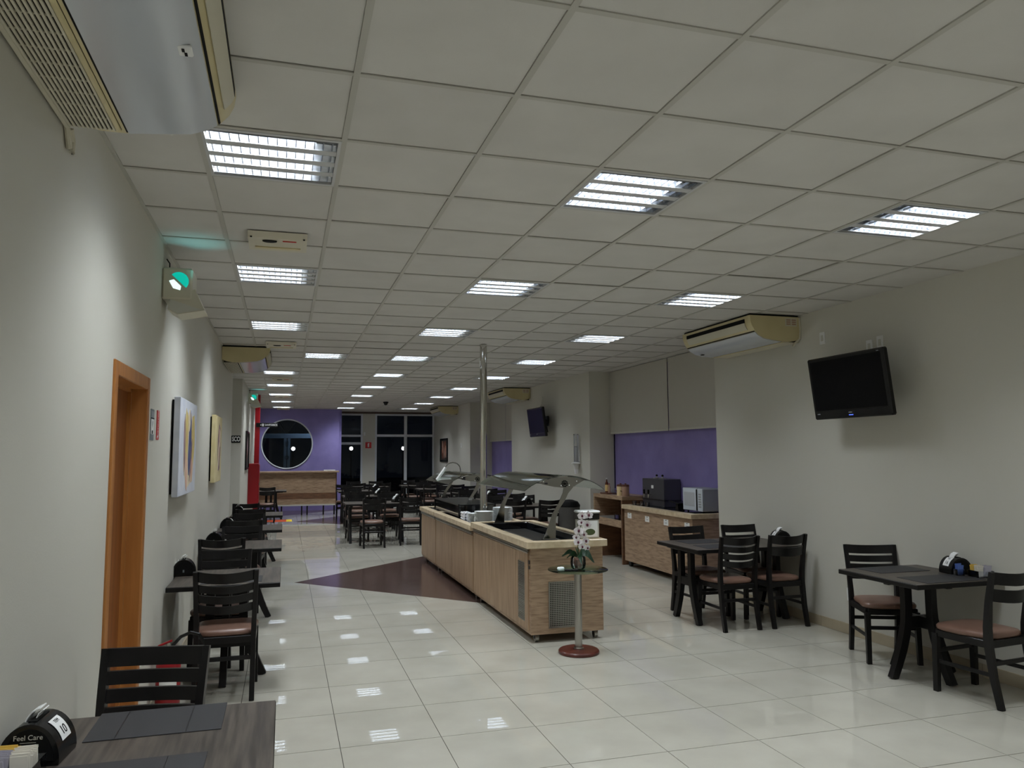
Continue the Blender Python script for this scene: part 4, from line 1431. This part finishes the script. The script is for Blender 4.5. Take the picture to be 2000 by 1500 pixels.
# ------------------------------------------------------------------ ceiling-mounted air conditioners
def aircon(label, x, y0, y1, D, side, sticker=True, panelm='acpanel', rich=True):
    L = (y1 - y0) / 2
    t = thing('air_conditioner', label, 'air conditioner', (x, (y0 + y1) / 2, CZ - .003), 0 if side > 0 else PI)
    g = .016
    low = [(.004, -D + .035), (.06, -D + .012), (.13, -D), (.215, -D), (.34, -D + .012), (.44, -D * .89), (.50, -D * .78), (.545, -D * .62), (.575, -D * .46), (.592, -D * .28), (.598, -g)]
    MB().prism([(.004, -g)] + low, 'y', -L, L).obj('body', 'cream', t, ang=.5)
    MB().box(.01, .585, -L + .02, L - .02, -g, 0).obj('mounting_plate', 'dark', t, smooth=False)
    # glossy front panel following the underside
    pa = [(.225, -D - .001), (.34, -D + .0105), (.44, -D * .89 - .0015), (.50, -D * .78 - .002), (.532, -D * .67 - .002)]
    MB().strip(pa, 'y', -L + .012, L - .012, -.004).obj('front_panel', panelm, t, ang=.5)
    MB().box(.2175, .2225, -L + .012, L - .012, -D - .0015, -D + .002).obj('seam', 'dark', t, smooth=False)
    # outlet slot and flap on the nose
    MB().box(.590, .600, -L + .10, L - .10, -D * .30, -D * .16).obj('outlet_slot', 'dark', t, smooth=False)
    MB().strip([(.562, -D * .555), (.584, -D * .43), (.5955, -D * .31)], 'y', -L + .10, L - .10, -.004).obj('flap', 'creamw', t)
    MB().strip([(.537, -D * .665), (.543, -D * .635)], 'y', -L + .012, L - .012, -.003).obj('seam', 'dark', t, smooth=False)
    # intake grille: slats along the unit with cross ribs
    MB().box(.028, .205, -L + .03, L - .03, -D - .0006, -D + .02).obj('intake_backing', 'dark', t, smooth=False)
    if rich:
        sm = MB().box(-.0040, .0040, -L + .03, L - .03, -.009, -.0004, b=.0012).mesh('ac_slat', 'creamw', smooth=False)
        for k in range(11):
            inst(sm, 'slat', t, (.035 + k * .0146, 0, -D))
        rb = MB().box(.028, .186, -.0025, .0025, -.0045, -.0004).mesh('ac_rib', 'creamw', smooth=False)
        nr = int((2 * L - .06) / .095)
        for k in range(nr + 1):
            inst(rb, 'rib', t, (0, -L + .03 + (2 * L - .06) * k / nr, -D))
        MB().box(.186, .204, -L + .03, L - .03, -.008 - D, -D - .0004, b=.002).obj('filter_rail', 'cream', t)
        MB().box(.012, .030, -L + .01, L - .01, -D - .007, -D + .014, b=.002).obj('rear_rail', 'creamw', t)
    else:
        sm = MB()
        for k in range(9):
            sm.box(.034 + k * .019 - .005, .034 + k * .019 + .005, -L + .03, L - .03, -D - .008, -D - .0004)
        sm.obj('intake_slats', 'creamw', t, kind='stuff', smooth=False)
    if sticker:
        st = MB().box(.03, .16, side * -L - .0008 if side > 0 else L, side * -L if side > 0 else L + .0008, -.11, -.03)
        st = MB()
        ye = -L if side > 0 else L
        so_ = -.0008 if side > 0 else .0008
        st.box(.04, .18, ye, ye + so_, -.115, -.03)
        s = st.obj('sticker', 'creamw', t, smooth=False)
        pr = MB()
        for k in range(3):
            for q in range(2):
                pr.box(.05 + q * .065, .10 + q * .065, ye + so_, ye + so_ * 1.6, -.055 - k * .022, -.042 - k * .022)
        pr.obj('print', 'jarpink', s, smooth=False)
    return t, L


a1, L = aircon('large cream and grey air conditioner hung above the left foreground wall', XL, 1.66, 3.06, .21, 1, False)
o = MB().box(.468, .512, .04, .10, -.182, -.171, b=.004).obj('display_window', 'white', a1)
MB().box(.482, .490, .05, .068, -.1845, -.182).box(.488, .496, .073, .092, -.1845, -.182).obj('print', 'dark', o, smooth=False)
MB().tube([(.012, L - .03, -.17), (.012, L + .02, -.21), (.014, L + .05, -.27), (.016, L + .08, -.275), (.018, L + .075, -.235), (.018, L + .04, -.20)], .011, 8).obj('drain_pipe', 'creamw', a1)
aircon('cream air conditioner on the left wall near the corridor opening', XL, 10.42, 11.80, .215, 1, False, rich=False)
a3, L = aircon('cream air conditioner above the television on the right wall', XR, 6.67, 8.05, .275, -1)
MB().tube([(.006, L + .006, -.02), (.006, L + .008, -.16), (.012, L + .005, -.24), (.06, L - .02, -.29), (.075, L - .03, -.315)], .011, 8).obj('drain_pipe', 'creamw', a3)
o = MB().lathe([(.0, -.004), (.02, -.004), (.02, 0), (.0, 0)], n=14)
o.xform(Matrix.Translation((.40, -L + .11, -.262)) @ Matrix.Diagonal((1, 1.5, 1, 1)))
o.obj('sensor', 'dark', a3)
aircon('cream air conditioner between the two blind bays, above the farther television', 5.05, 15.6, 16.98, .26, -1, rich=False)
aircon('smallest-looking cream air conditioner at the far end of the right wall', 4.88, 22.0, 23.4, .25, -1, rich=False)


# ------------------------------------------------------------------ televisions
def tv(label, x, y, z, wallx, led):
    t = thing('television', label, 'television', (x, y, z), rot=(0, -.125, 0))
    MB().box(0, .055, -.485, .485, -.288, .288, b=.012).obj('cabinet', 'blackp', t)
    MB().prism([(-.40, -.22), (.40, -.22), (.30, .2), (-.30, .2)], 'x', .05, .10).obj('back_shell', 'dark', t)
    MB().box(-.0015, .001, -.448, .448, -.205, .255).obj('screen', 'screen', t, smooth=False)
    MB().box(-.0025, .001, -.43, .05, -.222, -.219).obj('trim_line', 'darksteel', t, smooth=False)
    b = MB().box(-.0025, .001, -.022, .022, -.240, -.232).box(-.0025, .001, .40, .435, -.240, -.233).box(-.0025, .001, -.435, -.41, .262, .268)
    b.obj('badge', 'microside', t, smooth=False)
    if led:
        MB().box(-.003, .001, -.03, .02, -.262, -.257).obj('power_light', 'blueled', t, smooth=False)
    d = wallx - x
    MB().tube([(.09, 0, 0), (d - .09, -.02, .02), (d - .02, 0, .01)], .018, 8).obj('arm', 'darksteel', t)
    MB().box(d - .045, d - .015, -.08, .08, -.1, .1, b=.004, rot=Matrix.Rotation(.125, 3, 'Y')).obj('wall_plate', 'darksteel', t)
    return t


tv('flat black television with a blue power light, tilted down on the near right wall', 4.80, 5.66, 2.29, XR, True)
tv('flat black television tilted down on the wall between the two blind bays', 4.78, 14.45, 2.32, 5.05, False)
x = MB().tube([(5.03, 14.75, 2.86), (5.02, 14.75, 2.72), (4.95, 14.72, 2.62), (4.90, 14.7, 2.56)], .007, 6).obj('cable', 'offwhite')
tag(x, 'pale cable dropping to the farther television', 'cable')


def plate(label, y, z, x=XR, w=.075, h=.12, side=-1):
    t = thing('wall_plate', label, 'wall plate', (x, y, z))
    MB().box(side * .010, 0, -w / 2, w / 2, -h / 2, h / 2, b=.003).obj('cover', 'white', t)
    MB().box(side * .012, side * .009, -w * .22, w * .22, -h * .25, h * .25, b=.001).obj('insert', 'offwhite', t)
    return t


plate('blank pale wall plate between the air conditioner and the near television', 6.33, 2.83)
plate('pale wall plate above the near television, left of its twin', 5.70, 2.66)
plate('pale wall plate above the right corner of the near television', 5.57, 2.68)
plate('white wall outlet low on the wall behind the chair under the television', 6.10, .37)
plate('white switch on the far right wall beside the brown picture', 21.6, 1.95, 4.88)

# ------------------------------------------------------------------ paintings
def canvas(label, y, z, w, h, m, patches, x0=XL, d=.062):
    t = thing('painting', label, 'painting', (x0, y, z))
    MB().box(.018, d, -w / 2, w / 2, -h / 2, h / 2, b=.003).obj('canvas', m, t)
    MB().box(0.002, .018, -w / 2 + .02, w / 2 - .02, -h / 2 + .02, h / 2 - .02).obj('stretcher', 'dark', t, smooth=False)
    for k, (pm, cy, cz, ry, rz_, an) in enumerate(patches):
        poly = []
        rr = random.Random(k + int(y * 10))
        for q in range(14):
            a = 2 * PI * q / 14
            r = 1 + rr.uniform(-.13, .13)
            u, v = ry * math.cos(a) * r, rz_ * math.sin(a) * r
            ca, sa = math.cos(an), math.sin(an)
            poly.append((cy + u * ca - v * sa, cz + u * sa + v * ca))
        MB().prism(poly, 'x', d + .0002, d + .0006 + .0003 * k).obj('paint_patch', pm, t, smooth=False)
    return t


for nm, cc, c2 in (('art_white', (206, 208, 216), (192, 196, 208)), ('art_ochre', (208, 190, 120), (186, 160, 100)), ('art_blue', (92, 98, 140), (60, 66, 112)), ('art_cream', (226, 214, 190), (206, 188, 160)),
                   ('art_peach', (206, 164, 138), (222, 190, 170)), ('art_plum', (108, 84, 96), (150, 120, 124)), ('art_sand', (218, 204, 160), (206, 190, 142)), ('art_rust', (150, 84, 52), (98, 54, 36)), ('art_black', (22, 18, 16), (34, 28, 24))):
    M[nm] = mat(nm, srgb(*cc), .75, col2=srgb(*c2), scale=9, detail=6)
canvas('white canvas with an abstract blue, ochre and mauve form, nearest on the left wall', 6.66, 1.765, 1.10, .74, 'art_white',
       [('art_cream', .08, -.02, .36, .31, 0), ('art_ochre', -.14, .05, .11, .24, .1), ('art_plum', -.25, .02, .05, .22, .15), ('art_ochre', .30, .06, .12, .22, -.1), ('art_blue', .09, .02, .09, .26, -.1),
        ('art_peach', -.10, -.20, .07, .15, .2), ('art_cream', .02, .22, .06, .09, .2), ('art_plum', .18, -.1, .04, .18, -.3), ('art_peach', .25, -.18, .06, .1, 0)])
canvas('sand-coloured canvas with a mauve figure-like streak, farther on the left wall', 9.58, 1.775, .86, .76, 'art_sand',
       [('art_plum', .06, .0, .20, .28, 0), ('art_peach', .12, .02, .09, .24, .1), ('art_cream', .0, -.1, .05, .17, -.2), ('art_plum', .20, -.06, .05, .2, -.2), ('art_cream', .2, .12, .05, .1, 0)])


def framed(label, x, y, z, w, h, side, patches):
    t = thing('framed_picture', label, 'picture', (x, y, z), 0 if side > 0 else PI)
    m = MB()
    for s in (-1, 1):
        m.box(.002, .035, s * w / 2 - (s > 0) * .04, s * w / 2 + (s < 0) * .04, -h / 2, h / 2, b=.004).box(.002, .035, -w / 2 + .04, w / 2 - .04, s * h / 2 - (s > 0) * .04, s * h / 2 + (s < 0) * .04, b=.004)
    m.obj('frame', 'blackp', t)
    MB().box(.004, .016, -w / 2 + .04, w / 2 - .04, -h / 2 + .04, h / 2 - .04).obj('print', 'art_black', t, smooth=False)
    for k, (pm, cy, cz, ry, rz_, an) in enumerate(patches):
        poly = [(cy + ry * math.cos(a) * math.cos(an) - rz_ * math.sin(a) * math.sin(an), cz + ry * math.cos(a) * math.sin(an) + rz_ * math.sin(a) * math.cos(an)) for a in [2 * PI * q / 14 for q in range(14)]]
        MB().prism(poly, 'x', .0162, .0166 + .0003 * k).obj('paint_patch', pm, t, smooth=False)


framed('dark framed picture with rust-brown vertical forms on the far right wall', 4.88, 24.05, 1.83, 1.15, .74, -1,
       [('art_rust', -.25, 0, .1, .3, .05), ('art_peach', -.2, .1, .04, .2, 0), ('art_rust', .02, 0, .09, .3, -.05), ('art_rust', .27, .02, .1, .28, .1), ('art_peach', .05, -.08, .04, .18, .1), ('art_peach', .28, -.05, .04, .2, 0)])
framed('dark framed picture beside the red hydrant cabinet on the far left wall', -.785, 17.2, 1.80, 1.2, .8, 1, [('art_plum', .1, .1, .3, .2, .2), ('art_rust', -.2, -.1, .2, .15, 0)])

# ------------------------------------------------------------------ signs on the left wall
s1 = thing('wall_sign', 'grey pictogram sign beside the orange door', 'sign', (XL, 5.27, 1.895))
MB().box(0, .004, -.062, .062, -.098, .098, b=.001).obj('plate', 'greysign', s1)
MB().box(.004, .0046, -.05, .05, .045, .085).obj('panel', 'microside', s1, smooth=False)
MB().box(.004, .0046, -.05, .05, -.06, .035).obj('panel', 'paper', s1, smooth=False)
MB().box(.004, .0048, -.062, .062, .036, .043).box(.0045, .005, -.02, .02, -.058, -.036).prism([(.0, -.02), (.012, .02), (.0, .03), (-.008, .0)], 'x', .0046, .005).obj('print', 'dark', s1, smooth=False)
s2 = thing('wall_sign', 'narrow red sign with white upright lettering, right of the grey sign', 'sign', (XL, 5.49, 1.90))
MB().box(0, .004, -.045, .045, -.096, .096, b=.001).obj('plate', 'redsign', s2)
o = text('EXTINTOR', .038, (.0045, .0, .012), (0, 0, 0), 'paper', s2)
mm = Matrix((Vector((0, 0, 1)), Vector((0, -1, 0)), Vector((1, 0, 0)))).transposed().to_4x4()
mm.translation = (.0045, 0, .012)
o.matrix_local = mm
MB().box(.004, .0046, -.03, -.008, -.088, -.07).obj('print', 'paper', s2, smooth=False)
s3 = thing('door_sign', 'black corridor sign ending in white letters SCO, cut off by the wall', 'sign', (-1.12, 15.0, 1.995))
MB().box(-.33, .325, -.012, 0, -.066, .066, b=.002).obj('plate', 'dark', s3)
text('SCO', .118, (.322, -.0128, .0), FACE_CAM, 'paper', s3, align='RIGHT', sx=.60, ext=.001, bold=.004)
s4 = thing('hanging_sign', 'black projecting sign with white lettering in front of the round window', 'sign', (-.38, 18.883, 2.405))
MB().box(-.28, .205, -.012, .012, -.05, .05, b=.002).obj('plate', 'dark', s4)
text('SANITÁRIOS', .062, (.195, -.0128, 0), FACE_CAM, 'paper', s4, align='RIGHT', sx=.82, ext=.001)
MB().box(-.15, -.135, -.0135, -.012, -.03, .03).box(-.125, -.11, -.0135, -.012, -.03, .03).prism([(-.19, 0), (-.17, .02), (-.17, -.02)], 'y', -.0135, -.012).obj('print', 'paper', s4, smooth=False)
s5 = thing('wall_sign', 'small red square sign with white extinguisher mark on the far pier', 'sign', (2.66, gy - .001, 2.01))
MB().box(-.10, .10, -.006, 0, -.10, .10, b=.001).obj('plate', 'redsign', s5)
MB().box(-.025, .025, -.0075, -.006, -.065, .05).box(-.012, .03, -.0075, -.006, .05, .068).obj('print', 'paper', s5, smooth=False)
s6 = MB().box(2.50, 2.555, gy - .03, gy - .001, 2.33, 2.44, b=.004).obj('alarm_sensor', 'white')
tag(s6, 'small white alarm box high on the far pier', 'sensor')

# ------------------------------------------------------------------ fire extinguishers
def extinguisher(label, x, y, z, hose=True):
    t = thing('fire_extinguisher', label, 'extinguisher', (x, y, z))
    MB().lathe([(.0, .03), (.07, .03), (.076, .04), (.076, .33), (.066, .375), (.04, .40), (.022, .41), (.0, .41)], n=24).obj('cylinder', 'red', t)
    MB().lathe([(.0, .0), (.07, 0), (.07, .03), (.0, .03)], n=24).obj('foot_ring', 'offwhite', t)
    MB().lathe([(.018, .41), (.02, .45), (.012, .47), (.0, .47)], n=12).obj('valve', 'steel', t)
    MB().box(-.07, .02, -.008, .008, .462, .474, b=.002, rot=Matrix.Rotation(-.35, 3, 'Y')).box(-.06, .02, -.008, .008, .435, .445, b=.002).obj('lever', 'red', t)
    if hose:
        MB().tube([(.015, 0, .445), (.07, -.005, .505), (.13, -.012, .53), (.185, -.018, .515), (.215, -.022, .46), (.218, -.025, .38), (.20, -.028, .30)], .011, 8).obj('hose', 'blackp', t)
        MB().lathe([(.012, .30), (.024, .16), (.026, .12), (.0, .12)], (.195, -.028, 0), 12).obj('horn', 'blackp', t)
    MB().lathe([(.0765, .16), (.0765, .29)], n=16, a0=-2.2, a1=-.7, capped=False).obj('label', 'paper', t)
    return t


extinguisher('red fire extinguisher with black hose on the floor beside the orange door', -.705, 5.60, .0)
extinguisher('red fire extinguisher standing at the foot of the far pier', 2.72, 25.55, .0, False)

# ------------------------------------------------------------------ emergency and exit lights
def exitlight(label, x, y, z, s=1.0):
    t = thing('exit_light', label, 'emergency light', (x, y, z))
    MB().box(0, .19, -.13, .13, -.105, .11, b=.012).obj('body', 'creamw', t)
    MB().prism([(.06, -.10), (.205, -.03), (.27, -.17), (.10, -.205), (.04, -.17)], 'y', -.12, .12).obj('lamp_head', 'creamw', t)
    MB().prism([(.055, -.105), (.04, -.165), (.10, -.20), (.25, -.168)], 'y', -.124, -.119).obj('lens', 'offwhite', t)
    c = (.105, .018)
    R = .062
    half = [(c[0] + R * math.cos(a), c[1] + R * math.sin(a)) for a in [-.75 + PI * k / 16 for k in range(17)]]
    MB().prism(half, 'y', -.1315, -.1295).obj('green_lens', 'green', t, smooth=False)
    sl = [(c[0] - R * .98, c[1] + .0), (c[0] - R * .5, c[1] + .01), (c[0] + .015, c[1] - R * .55), (c[0] + .01, c[1] - R * .98), (c[0] - R * .55, c[1] - R * .8)]
    MB().prism(sl, 'y', -.1315, -.1295).obj('white_lens', 'greenw', t, smooth=False)
    MB().tube([(.03, -.02, .11), (.03, -.02, .16), (.01, -.02, .19)], .004, 6).obj('wire', 'dark', t)
    l = bpy.data.lights.new('exit_glow', 'SPOT')
    l.energy = .5
    l.color = (.15, .95, 1)
    l.spot_size = 1.7
    l.spot_blend = .8
    l.shadow_soft_size = .03
    lo_ = bpy.data.objects.new('exit_glow', l)
    COL.objects.link(lo_)
    lo_.parent = t
    lo_.location = (.22, -.16, .0)
    lo_.rotation_euler = (PI + .15, .0, 0)
    return t


exitlight('cream exit light with a glowing green half disc on the left wall', XL, 5.58, 2.845)
exitlight('small-looking exit light with green glow at the far end of the left wall', -.785, 17.6, 2.93)


def embox(label, y, x0=-.255, x1=.11):
    cx = (x0 + x1) / 2
    t = thing('ceiling_emergency_box', label, 'emergency light', (cx, y, CZ - .003))
    h = (x1 - x0) / 2
    MB().prism([(-.15, 0), (.16, 0), (.135, -.05), (-.12, -.035)], 'x', -h, h).obj('body', 'creamw', t, smooth=False)
    o = MB()
    o.prism([(-.05 + .045 * math.cos(a), -.075 + .035 * math.sin(a) * (1 if math.sin(a) > 0 else .4)) for a in [2 * PI * k / 18 for k in range(18)]], 'z', -.0445, -.0385)
    o.obj('sensor_window', 'dark', t, smooth=False)
    MB().box(.03, .115, -.085, -.079, -.0435, -.037).obj('red_line', 'redsign', t, smooth=False)
    MB().box(-h + .04, h - .04, .05, .085, -.0512, -.042).obj('lamp_slot', 'cream', t, smooth=False)
    for s in (-1, 1):
        MB().box(s * (h - .02) - .006, s * (h - .02) + .006, -.13, -.118, -.0365, -.03).obj('screw', 'dark', t, smooth=False)
    return t


embox('cream emergency box on the ceiling with black oval, near the first exit light', 5.13)
embox('second cream emergency box on the ceiling, above the left air conditioner', 10.05)
embox('third cream emergency box on the ceiling, beyond the left air conditioner', 14.6)
embox('fourth cream emergency box on the ceiling over the far left tables', 19.05)
embox('last cream emergency box on the ceiling against the purple wall', 24.05)
dm = thing('dome_camera', 'small black dome camera on the far ceiling', 'camera', (2.585, 20.7, CZ - .003))
MB().lathe([(.0, 0), (.07, 0), (.07, -.03), (.0, -.03)], n=20).obj('base', 'dark', dm)
MB().lathe([(.055, -.03), (.05, -.06), (.03, -.085), (.0, -.095)], n=20).obj('dome', 'blackp', dm)

# ------------------------------------------------------------------ far end: bar, hydrant
br = thing('oak_bar', 'long oak bar counter on thin legs in front of the purple wall', 'bar counter', (.39, 22.9, 0))
MB().box(-1.12, 1.12, -.35, .30, 1.195, 1.235, b=.003).obj('bar_top', 'oak', br)
MB().box(-1.08, 1.03, -.22, -.19, .30, 1.195).obj('front_panel', 'oak', br, smooth=False)
MB().box(-1.08, 1.03, -.225, -.188, .26, .30).obj('plinth_strip', 'offwhite', br, smooth=False)
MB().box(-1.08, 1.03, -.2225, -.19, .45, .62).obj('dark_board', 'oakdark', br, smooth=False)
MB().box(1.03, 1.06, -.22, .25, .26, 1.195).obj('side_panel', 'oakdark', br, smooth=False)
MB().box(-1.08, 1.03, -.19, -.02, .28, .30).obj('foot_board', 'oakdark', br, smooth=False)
for x in (-1.0, -.45, .1, .25, .7, 1.0):
    MB().box(x - .02, x + .02, -.2, -.16, 0, .27).obj('leg', 'black', br, smooth=False)
pc = MB().box(-.16, .16, -.1, .1, 0, .03, b=.004).obj('paper_stack', 'paper', loc=(1.25, 22.85, 1.2355))
tag(pc, 'small pale stack of papers on the right end of the oak bar', 'papers')
hc = thing('hydrant_cabinet', 'tall red hydrant cabinet on the far left wall', 'hydrant cabinet', (-.785, 18.5, 0))
MB().box(.001, .225, -.30, .30, .60, 1.51, b=.006).obj('cabinet', 'red', hc)
MB().box(.225, .235, -.27, .27, .63, 1.48, b=.003).obj('door', 'red', hc)
MB().box(.235, .25, -.25, -.21, 1.02, 1.08, b=.003).obj('latch', 'steel', hc)
rp = thing('riser_pipe', 'red square riser column behind the hydrant cabinet, floor to ceiling', 'pipe', (-.635, 18.95, 0))
MB().box(-.055, .055, -.055, .055, 0, CZ - .004, b=.006).obj('shaft', 'red', rp)
fm = thing('floor_marking', 'orange-red floor marking with a yellow end near the far left table', 'floor marking', (-.1, 20.75, .0012))
MB().box(-.35, .17, -.16, .5, 0, .002).obj('field', 'orange', fm, smooth=False)
MB().box(.17, .31, -.16, .5, 0, .0022).obj('end_band', 'yellow', fm, smooth=False)
